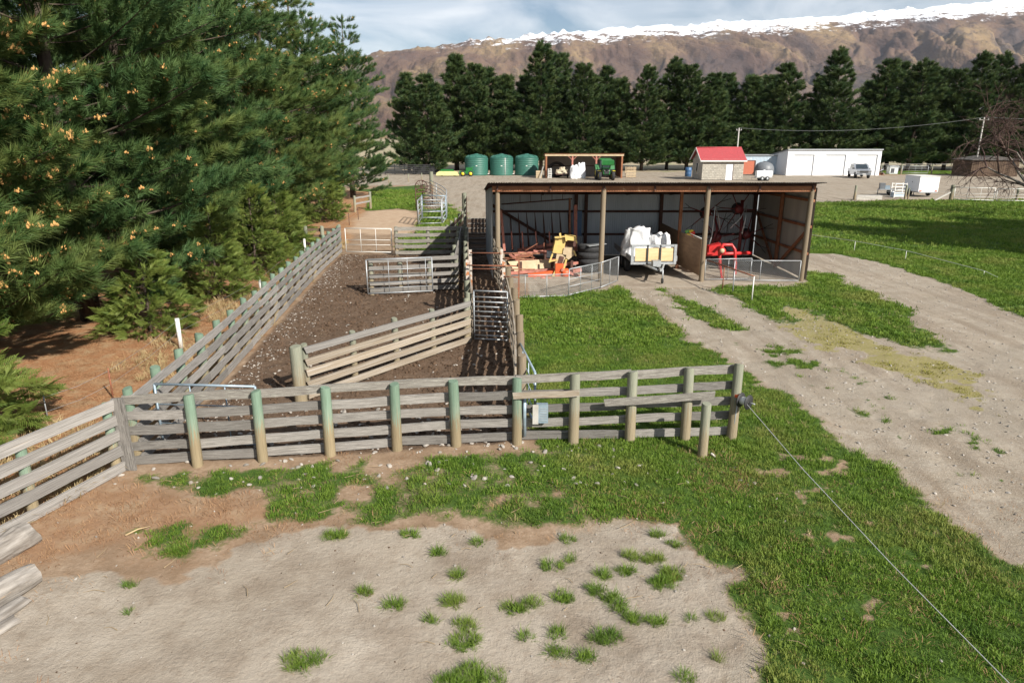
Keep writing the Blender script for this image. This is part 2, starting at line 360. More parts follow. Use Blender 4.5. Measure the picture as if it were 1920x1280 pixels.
def scatter(name, pts, rot, scl, src, parent=None, kind='stuff'):
    pts = np.asarray(pts, dtype=np.float32); n = len(pts)
    me = bpy.data.meshes.new(name); me.vertices.add(n); me.vertices.foreach_set('co', pts.ravel())
    rot = np.asarray(rot, dtype=np.float32); scl = np.asarray(scl, dtype=np.float32)
    if scl.ndim == 1: scl = np.repeat(scl[:, None], 3, 1)
    at = me.attributes.new('rot', 'FLOAT_VECTOR', 'POINT'); at.data.foreach_set('vector', np.ascontiguousarray(rot).ravel())
    at = me.attributes.new('scl', 'FLOAT_VECTOR', 'POINT'); at.data.foreach_set('vector', np.ascontiguousarray(scl).ravel())
    me.materials.append(src.data.materials[0])
    o = link(name, me, parent)
    md = o.modifiers.new('scatter', 'NODES'); md.node_group = scatter_group(src)
    if kind: o['kind'] = kind
    return o
def noise2(x, y, sc, seed=0, oct=4):
    x = np.asarray(x, float) * sc; y = np.asarray(y, float) * sc; out = 0; amp = 1; tot = 0
    for k in range(oct):
        xi = np.floor(x).astype(np.int64); yi = np.floor(y).astype(np.int64); fx = x - xi; fy = y - yi
        fx = fx * fx * (3 - 2 * fx); fy = fy * fy * (3 - 2 * fy)
        def h(a, b):
            q = (a * 374761393 + b * 668265263 + (seed + k) * 1274126177) & 0x7fffffff
            q = ((q ^ (q >> 13)) * 1103515245) & 0x7fffffff; q = (q ^ (q >> 16)) & 0xffff
            return q / 65535.0
        out = out + amp * ((h(xi, yi) * (1 - fx) + h(xi + 1, yi) * fx) * (1 - fy) + (h(xi, yi + 1) * (1 - fx) + h(xi + 1, yi + 1) * fx) * fy)
        tot += amp; amp *= .5; x = x * 2.03 + 17.3; y = y * 2.03 + 9.1
    return out / tot

# ------------------------------------------------------------------ ground zones (outlines on the level ground)
def poly(*px): return np.array([[G(x, y).x, G(x, y).y] for x, y in px])
def sdf(P, X, Y):                # signed distance, positive inside
    d = np.full(X.shape, 1e9); ins = np.zeros(X.shape, bool); n = len(P)
    for i in range(n):
        a = P[i]; b = P[(i + 1) % n]; e = b - a; wx = X - a[0]; wy = Y - a[1]
        t = np.clip((wx * e[0] + wy * e[1]) / max(e @ e, 1e-9), 0, 1)
        d = np.minimum(d, np.hypot(wx - t * e[0], wy - t * e[1]))
        c = ((a[1] <= Y) & (b[1] > Y)) | ((b[1] <= Y) & (a[1] > Y))
        with np.errstate(divide='ignore', invalid='ignore'): xc = a[0] + (Y - a[1]) / (e[1] if e[1] else 1e-9) * e[0]
        ins ^= c & (X < xc)
    return np.where(ins, d, -d)
P_DIRT = poly((-500, 1280), (-500, 1130), (-60, 1150), (70, 1085), (200, 1062), (330, 1078), (420, 1040), (480, 1010), (600, 985), (700, 1000), (760, 985), (860, 985), (950, 1015), (1080, 1003), (1170, 975), (1260, 990), (1300, 1045), (1385, 1078), (1345, 1105), (1385, 1150), (1420, 1205), (1400, 1262), (1375, 1290), (1360, 1700), (-500, 1700))
P_LAWN = poly((985, 832), (1000, 1008), (1080, 1003), (1170, 975), (1262, 988), (1310, 1050), (1385, 1078), (1350, 1105), (1425, 1210), (1385, 1290), (1360, 1700), (2300, 1700), (2300, 1300), (1920, 1062), (1880, 1040), (1780, 962), (1700, 905), (1580, 820), (1480, 747), (1400, 703), (1330, 652), (1250, 602), (1165, 533), (1060, 556), (960, 560), (968, 700))
P_PATCH = poly((240, 880), (600, 862), (985, 838), (1400, 820), (1420, 1000), (1270, 985), (1170, 975), (1080, 1003), (950, 1015), (860, 985), (700, 1000), (600, 985), (480, 1010), (420, 1040), (330, 1078), (240, 1060), (200, 1000), (330, 930), (215, 915))
P_ISLE = poly((1312, 531), (1400, 535), (1505, 532), (1512, 505), (1560, 514), (1640, 543), (1720, 590), (1775, 636), (1792, 656), (1700, 660), (1600, 625), (1520, 630), (1450, 605), (1380, 575))
P_STRIP = poly((1222, 534), (1262, 544), (1330, 578), (1392, 615), (1384, 627), (1305, 592), (1244, 560))
P_MOSS = poly((1430, 560), (1520, 575), (1600, 620), (1720, 660), (1800, 690), (1852, 745), (1835, 768), (1740, 715), (1600, 665), (1480, 620))
P_RLAWN = poly((1512, 474), (1500, 381), (1700, 376), (2300, 372), (3300, 480), (3300, 900), (2100, 690), (1920, 602), (1830, 556), (1740, 521), (1640, 491), (1560, 476))
P_MUD = np.array([(-6.2, 10.3), (-3, 10.65), (0.15, 11.15), (0.1, 15), (-.1, 18.5), (-.6, 26), (-1.2, 33), (-2.2, 34), (-5.5, 31.6), (-8, 31.7), (-7.6, 27.2), (-6.8, 19), (-6.3, 14)])
P_TRACK = poly((640, 440), (770, 440), (790, 400), (745, 392), (690, 396), (668, 410))
P_LLAWN = poly((690, 396), (745, 392), (798, 398), (800, 346), (720, 352), (600, 360), (560, 372), (640, 400))
P_LSTRIP = poly((735, 480), (860, 470), (905, 440), (862, 398), (850, 380), (830, 392), (780, 396), (772, 440), (740, 450))
P_YARD = np.array([(-70, 77), (-24, 76), (-12.5, 80), (-9.5, 72), (-7.0, 56), (-4.2, 47), (-3.0, 40), (-1.2, 37), (-1.1, 31.5), (11.2, 31.5), (11.4, 33), (21, 57.5), (34, 61), (70, 62), (140, 66), (140, 102), (92, 104), (75, 106), (53, 101), (40, 104), (30, 112), (-6, 112), (-30, 112), (-70, 110)])
P_NEED = np.array([(-40, 2), (-8.2, 3), (-6.35, 10), (-6.45, 14), (-6.9, 19), (-7.7, 27), (-8.0, 32), (-9.5, 44), (-11.5, 56), (-14, 70), (-40, 90)])
P_LITTER = poly((-200, 1130), (0, 1090), (200, 1060), (330, 1075), (480, 1010), (600, 985), (560, 930), (330, 915), (240, 880), (0, 960), (-200, 1000))
P_SHED = np.array([(-1, 25), (3.4, 24.9), (4.4, 24.0), (7.1, 24.4), (11.2, 25.3), (11.2, 31.4), (-1, 31.4)])
def sst(x, a, b): t = np.clip((x - a) / (b - a), 0, 1); return t * t * (3 - 2 * t)
def zones(X, Y):
    n1 = noise2(X, Y, 0.9, 3, 4) - .5; n2 = noise2(X, Y, 3.2, 5, 4) - .5; n3 = noise2(X, Y, .25, 8, 3) - .5; n4 = noise2(X, Y, 9.0, 12, 3) - .5
    e = n1 * 0.8 + n2 * 0.5 + n4 * .3
    dirt = sst(sdf(P_DIRT, X, Y) + e * 0.8, -.12, .2)
    lawn = sst(sdf(P_LAWN, X, Y) + e * .95, -.22, .34)
    patch = sst(sdf(P_PATCH, X, Y) + e * .6, -.1, .4)
    isle = sst(sdf(P_ISLE, X, Y) + e * 1.5, -.2, .6)
    strip = sst(sdf(P_STRIP, X, Y) + e * 1.4, -.15, .35)
    moss = sst(sdf(P_MOSS, X, Y) + e * 2.6, -.35, .45)
    rl = sst(sdf(P_RLAWN, X, Y) + e * .7, -.1, .4)
    mud = sst(sdf(P_MUD, X, Y) + e * .15, -.05, .1)
    track = sst(sdf(P_TRACK, X, Y) + e * 1.5, -.2, .4)
    ll = np.maximum(sst(sdf(P_LLAWN, X, Y) + e * 1.2, -.2, .5), sst(sdf(P_LSTRIP, X, Y) + e * 2.0, -.3, .6) * .9) * (1 - track)
    yard = sst(sdf(P_YARD, X, Y) + e * .9, -.2, .5)
    need = sst(sdf(P_NEED, X, Y) + e * .5, -.1, .3)
    lit = sst(sdf(P_LITTER, X, Y) + e * 1.6, -.3, .8)
    shed = sst(sdf(P_SHED, X, Y) + e * .4, -.1, .3)
    far = sst(Y, 100, 112) * (1 - yard)
    bare = sst(n1 + n3 * 1.1, -.02, .16)                       # worn patches in the front strip
    gp = patch * np.clip(sst(X + n3 * 3, -8.3, -4.2) * .52 + .50 * sst(X, 0, 3) - bare * .62 * (1 - sst(X, 1.5, 4.5)) + n2 * .9 * (1 - .5 * sst(X, 0, 4)) + .12, 0, 1)
    gp = gp * (1 - dirt)
    hole = sst(n1 * .5 + n2 * 1.2 + n4 * .6 + n3 * .3, .16, .42)
    gl = lawn * (1 - dirt) * (1 - hole * .75 * sst(-Y, -12, -10.4))
    grass = np.maximum.reduce([gp, gl * (1 - patch * (1 - sst(X, 0, 2.5))), isle * (1 - moss * .72), strip * .85, rl, ll])
    # loose grass in the tracks of the driveway
    strip2 = sst(sdf(poly((1360, 640), (1450, 630), (1900, 840), (1920, 960), (1760, 870), (1540, 735)), X, Y), -.4, .4) * sst(n2 * .9 + n4 * .6 + n1 * .5, .12, .24)
    grass = np.maximum(grass, strip2 * .8)
    grass = grass * (1 - mud) * (1 - shed) * (1 - need * .92)
    # single tussocks out on the bare dirt
    for (x, y, r) in TUSS:
        grass = np.maximum(grass, .75 * sst(r * .5 + (n2 + n4) * .2 - np.hypot(X - x, Y - y), -.02, .09))
    gravel = np.clip(np.maximum(yard * (1 - ll), (X > .6) * (1 - lawn) * (1 - patch) * (Y < 60) * sst(X + Y * .0, .2, .6)), 0, 1)
    return dict(grass=grass, dirt=np.maximum(dirt, shed), mud=mud, gravel=gravel * (1 - shed), need=np.maximum(need, lit * (1 - dirt) * .42), moss=moss * (1 - isle * .4), track=track, bare=bare, far=far)
TUSS = []
for (x, y, r) in [(820, 1037, .13), (892, 1018, .10), (855, 1080, .13), (1035, 1064, .17), (1070, 1050, .09), (685, 1113, .12), (738, 1137, .15), (808, 1167, .10), (850, 1132, .18), (870, 1175, .16), (872, 1205, .22), (960, 1140, .16), (1000, 1130, .14), (980, 1142, .1), (1055, 1120, .17), (985, 1195, .1), (1045, 1190, .13), (1045, 1225, .14), (1098, 1234, .14), (1135, 1192, .21), (1115, 1108, .14), (1150, 1125, .17), (1160, 1140, .12), (1130, 1078, .14), (1175, 1072, .15), (1200, 1050, .13), (1225, 1045, .17), (1260, 1075, .2), (1240, 1095, .2), (1235, 1000, .13), (1265, 1020, .12), (1188, 1160, .15), (1230, 1168, .15), (1345, 1155, .12), (1295, 1160, .08), (1180, 1040, .12), (1285, 1270, .12), (1345, 1235, .08), (568, 1240, .25), (630, 1005, .2), (900, 1270, .3), (840, 1290, .25), (330, 1035, .2), (245, 1097, .08), (1062, 1012, .13), (240, 1145, .06), (770, 1005, .16)]:
    q = G(x, y); TUSS.append((q.x, q.y, r))

# ------------------------------------------------------------------ ground sheet
def axis(*seg):
    out = [seg[0][0]]
    for (a, b, s) in seg:
        n = max(1, int(round((b - a) / s))); out += list(a + (b - a) * (np.arange(n) + 1) / n)
    return np.array(out)
def grow(a, b, s0, k):
    out = []; x = a; s = s0
    while x < b: x += s; s *= k; out.append(min(x, b))
    return np.array(out)
xs = np.concatenate([-grow(16, 5000, .4, 1.22)[::-1], axis((-16, -9, .3), (-9, 12, .09), (12, 22, .18), (22, 40, .4)), grow(40, 7000, .6, 1.18)])
ys = np.concatenate([-grow(6, 400, 1, 1.5)[::-1], axis((-6, 4, 1), (4, 18, .09), (18, 34, .14), (34, 62, .3), (62, 115, .7)), grow(115, 5200, 1.2, 1.16)])
XX, YY = np.meshgrid(xs, ys); X = XX.ravel(); Y = YY.ravel(); Zn = zones(X, Y)
near = sst(-Y, -60, -30)
hz = near * ((noise2(X, Y, 1.1, 21, 3) - .5) * .05 + (noise2(X, Y, 5, 22, 3) - .5) * (.014 + .10 * Zn['mud'] + .02 * Zn['gravel'] + .02 * Zn['grass']))
hz += near * Zn['mud'] * (noise2(X, Y, 2.0, 25, 2) - .5) * .05
# two worn wheel tracks on the driveway
hz -= near * .03 * Zn['gravel'] * (noise2(X, Y, .7, 27, 2))
nx, ny = len(xs), len(ys)
me = bpy.data.meshes.new('ground'); me.vertices.add(nx * ny)
me.vertices.foreach_set('co', np.stack([X, Y, hz], 1).astype(np.float32).ravel())
ii = (np.arange(ny - 1)[:, None] * nx + np.arange(nx - 1)[None, :]).ravel()
fq = np.stack([ii, ii + 1, ii + nx + 1, ii + nx], 1).astype(np.int32)
me.loops.add(fq.size); me.loops.foreach_set('vertex_index', fq.ravel())
me.polygons.add(len(fq)); me.polygons.foreach_set('loop_start', np.arange(0, fq.size, 4, dtype=np.int32)); me.polygons.foreach_set('loop_total', np.full(len(fq), 4, np.int32))
me.polygons.foreach_set('use_smooth', np.ones(len(fq), bool)); me.update(calc_edges=True)
def cattr(nm, a, b, c):
    at = me.attributes.new(nm, 'FLOAT_COLOR', 'POINT')
    at.data.foreach_set('color', np.stack([a, b, c, np.ones_like(a)], 1).astype(np.float32).ravel())
cattr('za', Zn['grass'], Zn['dirt'], Zn['mud']); cattr('zb', Zn['gravel'], Zn['need'], Zn['moss']); cattr('zc', Zn['track'], Zn['bare'], Zn['far'])
ground = link('ground', me); ground['kind'] = 'structure'
m = bpy.data.materials.new('ground'); m.use_nodes = True; me.materials.append(m)
N = m.node_tree.nodes; Lk = m.node_tree.links.new; pb = N['Principled BSDF']; pb.inputs['Roughness'].default_value = .95; pb.inputs['Specular IOR Level'].default_value = .12
tcg = N.new('ShaderNodeTexCoord')
def nz_(scale, detail=5, rough=.6):
    a = N.new('ShaderNodeTexNoise'); a.inputs['Scale'].default_value = scale; a.inputs['Detail'].default_value = detail; a.inputs['Roughness'].default_value = rough
    Lk(tcg.outputs['Object'], a.inputs['Vector']); return a.outputs['Fac']
def ramp_(src, *st):
    r = N.new('ShaderNodeValToRGB'); e = r.color_ramp.elements
    while len(e) < len(st): e.new(.5)
    for el, (p, c) in zip(e, st): el.position = p; el.color = (*c, 1)
    Lk(src, r.inputs['Fac']); return r.outputs['Color']
def mix_(f, a, b, mode='MIX'):
    q = N.new('ShaderNodeMix'); q.data_type = 'RGBA'; q.blend_type = mode
    if isinstance(f, float): q.inputs['Factor'].default_value = f
    else: Lk(f, q.inputs['Factor'])
    for s, v in (('A', a), ('B', b)):
        if isinstance(v, tuple): q.inputs[s].default_value = (*v, 1)
        else: Lk(v, q.inputs[s])
    return q.outputs['Result']
def math_(op, a, b=None, c=None):
    q = N.new('ShaderNodeMath'); q.operation = op
    for i, v in enumerate((a, b, c)):
        if v is None: continue
        if isinstance(v, (int, float)): q.inputs[i].default_value = v
        else: Lk(v, q.inputs[i])
    return q.outputs[0]
def att(nm):
    a = N.new('ShaderNodeAttribute'); a.attribute_name = nm; s = N.new('ShaderNodeSeparateColor'); Lk(a.outputs['Color'], s.inputs[0]); return s.outputs
za, zb, zc = att('za'), att('zb'), att('zc')
n_big, n_mid, n_fine, n_grit = nz_(.35, 4), nz_(2.2, 6), nz_(14, 6, .7), nz_(60, 4, .7)
soil = ramp_(n_mid, (.3, (.20, .135, .085)), (.55, (.30, .215, .145)), (.75, (.37, .28, .20)))
soil = mix_(ramp_(n_fine, (.4, (0, 0, 0)), (.7, (.6, .6, .6))), soil, (.17, .11, .065))
drt = ramp_(n_mid, (.28, (.30, .25, .195)), (.5, (.365, .312, .25)), (.72, (.405, .352, .288)))
drt = mix_(ramp_(n_big, (.42, (0, 0, 0)), (.62, (.55, .55, .55))), drt, (.30, .25, .19))
drt = mix_(ramp_(nz_(.9, 6, .65), (.48, (0, 0, 0)), (.66, (.85, .85, .85))), drt, (.225, .178, .132))
drt = mix_(ramp_(nz_(5.5, 6, .7), (.52, (0, 0, 0)), (.68, (.6, .6, .6))), drt, (.24, .19, .14))
drt = mix_(ramp_(n_grit, (.56, (0, 0, 0)), (.72, (.55, .55, .55))), drt, (.24, .19, .145))
grv = ramp_(n_mid, (.3, (.245, .20, .145)), (.5, (.315, .265, .205)), (.7, (.375, .325, .26)))
grv = mix_(ramp_(n_fine, (.45, (0, 0, 0)), (.62, (.5, .5, .5))), grv, (.235, .19, .14))
mpr = N.new('ShaderNodeMapping'); mpr.inputs['Scale'].default_value = (1.9, .22, 1); mpr.inputs['Rotation'].default_value = (0, 0, R(14)); Lk(tcg.outputs['Object'], mpr.inputs['Vector'])
rut = N.new('ShaderNodeTexNoise'); rut.inputs['Scale'].default_value = 1.0; rut.inputs['Detail'].default_value = 7; rut.inputs['Roughness'].default_value = .62; Lk(mpr.outputs[0], rut.inputs['Vector'])
grv = mix_(ramp_(rut.outputs['Fac'], (.44, (0, 0, 0)), (.62, (.8, .8, .8))), grv, (.20, .155, .11))
grv = mix_(ramp_(n_big, (.45, (0, 0, 0)), (.65, (.5, .5, .5))), grv, (.27, .235, .185))
grv = mix_(ramp_(n_grit, (.54, (0, 0, 0)), (.66, (.8, .8, .8))), grv, (.43, .395, .335))
grv = mix_(ramp_(nz_(33, 3, .7), (.60, (0, 0, 0)), (.70, (.7, .7, .7))), grv, (.22, .18, .14))
mudc = ramp_(n_fine, (.3, (.075, .047, .030)), (.5, (.125, .082, .054)), (.75, (.185, .13, .09)))
mudc = mix_(ramp_(n_mid, (.45, (0, 0, 0)), (.7, (.5, .5, .5))), mudc, (.17, .12, .085))
mudc = mix_(ramp_(nz_(22, 3, .6), (.62, (0, 0, 0)), (.70, (.6, .6, .6))), mudc, (.33, .27, .20))
ned = ramp_(n_fine, (.3, (.19, .085, .04)), (.5, (.31, .155, .075)), (.72, (.40, .245, .13)))
ned = mix_(ramp_(n_mid, (.46, (0, 0, 0)), (.66, (.7, .7, .7))), ned, (.36, .27, .16))
trk = ramp_(n_mid, (.3, (.36, .25, .165)), (.7, (.45, .34, .24)))
mos = ramp_(n_fine, (.35, (.29, .235, .15)), (.52, (.23, .205, .07)), (.7, (.33, .28, .19)))
gsoil = ramp_(n_fine, (.3, (.030, .055, .012)), (.55, (.055, .10, .018)), (.8, (.11, .13, .035)))
fld = ramp_(n_big, (.3, (.30, .24, .16)), (.5, (.36, .30, .21)), (.7, (.17, .22, .07)))
c = mix_(zc['Blue'], soil, fld)
c = mix_(zb['Red'], c, grv); c = mix_(zb['Green'], c, ned); c = mix_(zc['Red'], c, trk)
def sharp(src, amp=.5):                       # break an even border up with fine noise
    q = math_('MULTIPLY_ADD', math_('SUBTRACT', n_fine, .5), amp, src)
    r = N.new('ShaderNodeMapRange'); r.inputs['From Min'].default_value = .32; r.inputs['From Max'].default_value = .62; Lk(q, r.inputs['Value']); return r.outputs[0]
c = mix_(sharp(zb['Blue'], 1.3), c, mos)
c = mix_(sharp(za['Green']), c, drt); c = mix_(za['Blue'], c, mudc); c = mix_(sharp(za['Red'], .7), c, gsoil)
Lk(c, pb.inputs['Base Color'])
bh = math_('MULTIPLY_ADD', n_fine, 1.0, math_('MULTIPLY', n_grit, .45))
bs = N.new('ShaderNodeBump'); bs.inputs['Strength'].default_value = .85; Lk(bh, bs.inputs['Height'])
dd = math_('MULTIPLY_ADD', za['Blue'], .05, math_('MULTIPLY_ADD', zb['Red'], .012, math_('MULTIPLY_ADD', za['Green'], .014, .014))); Lk(dd, bs.inputs['Distance'])
Lk(bs.outputs['Normal'], pb.inputs['Normal'])
def gz(x, y):
    return 0.0

# ------------------------------------------------------------------ mountains
def mountain():
    mx_ = np.concatenate([np.linspace(-9000, -3000, 60)[:-1], np.linspace(-3000, 6500, 620), np.linspace(6500, 13000, 60)[1:]]); t = np.linspace(0, 1.25, 290); Y0, Y1 = 3300.0, 7000.0
    A, T = np.meshgrid(mx_, t); Yw = Y0 + (Y1 - Y0) * T
    Yw = Yw + 500 * (noise2(A, A * 0, .0006, 41, 3) - .5)
    prof = np.interp(A, [-9000, -4200, -2600, -1100, -350, 500, 1200, 2000, 3000, 4300, 5200, 8000, 13000], [470, 620, 700, 800, 895, 985, 1045, 1100, 1140, 1240, 1330, 1380, 1300])
    # spurs run down the face; gullies cut between them
    wob = (noise2(A, Yw, .0011, 45, 3) - .5) * 900
    u = A + wob + T * 700
    rid = 1 - np.abs(2 * noise2(u, Yw * .28, .00105, 43, 2) - 1)
    rid2 = (1 - np.abs(2 * noise2(u * 1.0, Yw * .30, .0030, 47, 5) - 1)) ** 3
    rid3 = (1 - np.abs(2 * noise2(u * 1.0 + wob * .3, Yw * .4, .0085, 48, 4) - 1)) ** 2.5; rid = (1 - np.abs(2 * noise2(u, Yw * .22, .00085, 43, 6) - 1)) ** 2.2
    base = np.where(T < 1, prof * (T ** 1.15 * .9 + .1 * sst(T, .0, 1)), prof * (1 - (T - 1) * 1.1))
    env = np.clip(T * 3.2, 0, 1) * np.clip((1.06 - T) * 2.4, 0.06, 1)
    h = base + env * ((.25 - rid) * 330 + (.3 - rid2) * 170 + (.4 - rid3) * 75 + (noise2(A, Yw, .009, 49, 4) - .5) * 70) + (noise2(A, Yw, .02, 50, 3) - .5) * 16
    tor = np.clip(noise2(A, Yw, .008, 52, 3) - .58, 0, 1) * sst(T, .93, .99) * (T < 1.06)   # rock outcrops on the ridge
    h = h + tor * 150
    h = h - 30 * (1 - sst(T, 0, .06))
    V = np.stack([A.ravel(), Yw.ravel(), h.ravel()], 1).astype(np.float32); n2, n1 = len(mx_), len(t)
    me = bpy.data.meshes.new('mountain_range'); me.vertices.add(len(V)); me.vertices.foreach_set('co', V.ravel())
    ii = (np.arange(n1 - 1)[:, None] * n2 + np.arange(n2 - 1)[None, :]).ravel()
    fq = np.stack([ii, ii + 1, ii + n2 + 1, ii + n2], 1).astype(np.int32)
    me.loops.add(fq.size); me.loops.foreach_set('vertex_index', fq.ravel()); me.polygons.add(len(fq))
    me.polygons.foreach_set('loop_start', np.arange(0, fq.size, 4, dtype=np.int32)); me.polygons.foreach_set('loop_total', np.full(len(fq), 4, np.int32))
    me.polygons.foreach_set('use_smooth', np.ones(len(fq), bool)); me.update(calc_edges=True)
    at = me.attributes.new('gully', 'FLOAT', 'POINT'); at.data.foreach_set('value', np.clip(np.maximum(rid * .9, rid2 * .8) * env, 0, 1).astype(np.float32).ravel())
    rel = np.clip((h / prof - .70) / .25, 0, 1) * np.interp(A, [-4000, -900, 0, 900, 2200], [.25, .42, .72, .95, 1.0])
    at = me.attributes.new('snowy', 'FLOAT', 'POINT'); at.data.foreach_set('value', rel.astype(np.float32).ravel())
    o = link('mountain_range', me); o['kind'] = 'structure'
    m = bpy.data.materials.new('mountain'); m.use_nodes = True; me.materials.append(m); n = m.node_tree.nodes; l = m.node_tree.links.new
    p = n['Principled BSDF']; p.inputs['Roughness'].default_value = .95; p.inputs['Specular IOR Level'].default_value = .05
    g = n.new('ShaderNodeNewGeometry'); s = n.new('ShaderNodeSeparateXYZ'); l(g.outputs['Position'], s.inputs[0])
    def nz(sc, d=6, st=(1, 1, 1), ro=.6):
        mp = n.new('ShaderNodeMapping'); mp.inputs['Scale'].default_value = st; l(g.outputs['Position'], mp.inputs['Vector'])
        a = n.new('ShaderNodeTexNoise'); a.inputs['Scale'].default_value = sc; a.inputs['Detail'].default_value = d; a.inputs['Roughness'].default_value = ro
        l(mp.outputs[0], a.inputs['Vector']); return a.outputs['Fac']
    def rp(src, *st):
        r = n.new('ShaderNodeValToRGB'); e = r.color_ramp.elements
        while len(e) < len(st): e.new(.5)
        for el, (q, c) in zip(e, st): el.position = q; el.color = (*c, 1)
        l(src, r.inputs['Fac']); return r.outputs['Color']
    def mxx(f, a, b):
        q = n.new('ShaderNodeMix'); q.data_type = 'RGBA'; l(f, q.inputs['Factor'])
        for k, v in (('A', a), ('B', b)):
            if isinstance(v, tuple): q.inputs[k].default_value = (*v, 1)
            else: l(v, q.inputs[k])
        return q.outputs['Result']
    big = nz(.0022, 7, (1, .5, 1)); fine = nz(.02, 6)
    c = rp(big, (.38, (.095, .060, .047)), (.5, (.150, .098, .068)), (.62, (.235, .165, .092)))
    c = mxx(rp(fine, (.5, (0, 0, 0)), (.68, (.75, .75, .75))), c, (.095, .068, .06))
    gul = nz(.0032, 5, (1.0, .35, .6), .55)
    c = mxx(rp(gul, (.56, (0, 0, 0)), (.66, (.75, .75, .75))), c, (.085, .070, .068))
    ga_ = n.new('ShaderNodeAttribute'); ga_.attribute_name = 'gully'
    c = mxx(rp(ga_.outputs['Fac'], (.45, (0, 0, 0)), (.9, (.8, .8, .8))), c, (.055, .05, .055))  # gully creases coloured darker: shrubs, plus shade painted into the colour
    # snow lies high on the range, broken by rock
    sn_a = nz(.0016, 3, (1, .4, 1), .5); sn_b = nz(.012, 10, (.45, .45, 1.7), .8)
    ad = n.new('ShaderNodeMath'); ad.operation = 'MULTIPLY_ADD'; ad.inputs[1].default_value = .45; l(sn_a, ad.inputs[0]); sc_ = n.new('ShaderNodeMath'); sc_.operation = 'MULTIPLY'; sc_.inputs[1].default_value = .55; l(sn_b, sc_.inputs[0]); l(sc_.outputs[0], ad.inputs[2]); sn = ad.outputs[0]
    v = n.new('ShaderNodeMath'); v.operation = 'MULTIPLY_ADD'; v.inputs[1].default_value = 1150; l(sn, v.inputs[0]); v0 = n.new('ShaderNodeMath'); v0.operation = 'MULTIPLY_ADD'; v0.inputs[1].default_value = -.022; l(s.outputs['X'], v0.inputs[0]); l(s.outputs['Z'], v0.inputs[2]); l(v0.outputs[0], v.inputs[2])
    r = n.new('ShaderNodeMapRange'); r.inputs['From Min'].default_value = 1468; r.inputs['From Max'].default_value = 1500; l(v.outputs[0], r.inputs['Value'])
    sa = n.new('ShaderNodeAttribute'); sa.attribute_name = 'snowy'
    v1 = n.new('ShaderNodeMath'); v1.operation = 'MULTIPLY_ADD'; v1.inputs[1].default_value = 1.5; v1.inputs[2].default_value = -.45; l(sn_b, v1.inputs[0])
    v2 = n.new('ShaderNodeMath'); v2.operation = 'MULTIPLY_ADD'; v2.inputs[1].default_value = .58; l(sa.outputs['Fac'], v2.inputs[0]); l(v1.outputs[0], v2.inputs[2])
    r = n.new('ShaderNodeMapRange'); r.inputs['From Min'].default_value = .66; r.inputs['From Max'].default_value = .72; l(v2.outputs[0], r.inputs['Value'])
    c = mxx(r.outputs[0], c, (.82, .84, .88)); l(c, p.inputs['Base Color'])
    bm = n.new('ShaderNodeBump'); bm.inputs['Distance'].default_value = 40; bm.inputs['Strength'].default_value = .9
    l(nz(.012, 8, (1, .6, 1), .65), bm.inputs['Height']); l(bm.outputs[0], p.inputs['Normal'])
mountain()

# ------------------------------------------------------------------ grass, pebbles, clods
def tuft_blades(n, h, rad, wd, seed, flat=0.0):
    r = random.Random(seed); vs = []; fs = []
    for i in range(n):
        a = r.uniform(0, 6.283); q = rad * math.sqrt(r.random()); x, y = q * math.cos(a), q * math.sin(a)
        b = a + r.uniform(-.9, .9); L_ = h * r.uniform(.55, 1.15); ln = r.uniform(.25, .8) + flat; s = b + 1.57
        dx, dy = math.cos(b) * L_ * ln, math.sin(b) * L_ * ln; k = len(vs); wx, wy = math.cos(s) * wd, math.sin(s) * wd
        vs += [(x - wx, y - wy, -.01), (x + wx, y + wy, -.01), (x + dx * .4 + wx * .8, y + dy * .4 + wy * .8, L_ * .62), (x + dx * .4 - wx * .8, y + dy * .4 - wy * .8, L_ * .62), (x + dx, y + dy, L_ * (.95 - .35 * flat))]
        fs += [(k, k + 1, k + 2, k + 3), (k + 3, k + 2, k + 4)]
    return vs, fs
T_GRASS = lib('grass_piece', *tuft_blades(16, .048, .075, .0038, 1, .1), 'blade')
T_GRASS2 = lib('grass_piece_long', *tuft_blades(14, .13, .04, .0035, 2, .25), 'blade')
T_DRY = lib('dry_piece', *tuft_blades(14, .20, .10, .004, 3, .4), 'blade_dry')
T_GFAR = lib('grass_piece_far', *tuft_blades(16, .058, .16, .009, 4), 'blade')
def rock_lib(name, m, seed, sq=.6):
    bm = bmesh.new(); bmesh.ops.create_icosphere(bm, subdivisions=2, radius=1); r = random.Random(seed)
    o1 = [Vector((r.uniform(-1, 1), r.uniform(-1, 1), r.uniform(-1, 1))).normalized() for _ in range(6)]
    for v in bm.verts:
        d = v.co.normalized(); k = 1 - .32 * max(max(0, d.dot(q) - .55) for q in o1) * 2; v.co = d * k * r.uniform(.94, 1.04); v.co.z *= sq
    vs = [v.co.copy() for v in bm.verts]; fs = [[v.index for v in f.verts] for f in bm.faces]; bm.free()
    return lib(name, vs, fs, m)
T_STONE = rock_lib('stone_piece', 'stone', 5); T_CLOD = rock_lib('clod_piece', 'clod', 9, .7)
GXY = []
def hgt(x, y):      # ground sheet height under a point
    i = np.clip(np.searchsorted(xs, x) - 1, 0, nx - 2); j = np.clip(np.searchsorted(ys, y) - 1, 0, ny - 2)
    H_ = hz.reshape(ny, nx); fx = (x - xs[i]) / (xs[i + 1] - xs[i]); fy = (y - ys[j]) / (ys[j + 1] - ys[j])
    return (H_[j, i] * (1 - fx) + H_[j, i + 1] * fx) * (1 - fy) + (H_[j + 1, i] * (1 - fx) + H_[j + 1, i + 1] * fx) * fy
def rnd_rot(n, tilt=.25): return np.stack([rng.normal(0, tilt, n), rng.normal(0, tilt, n), rng.uniform(0, 6.28, n)], 1)
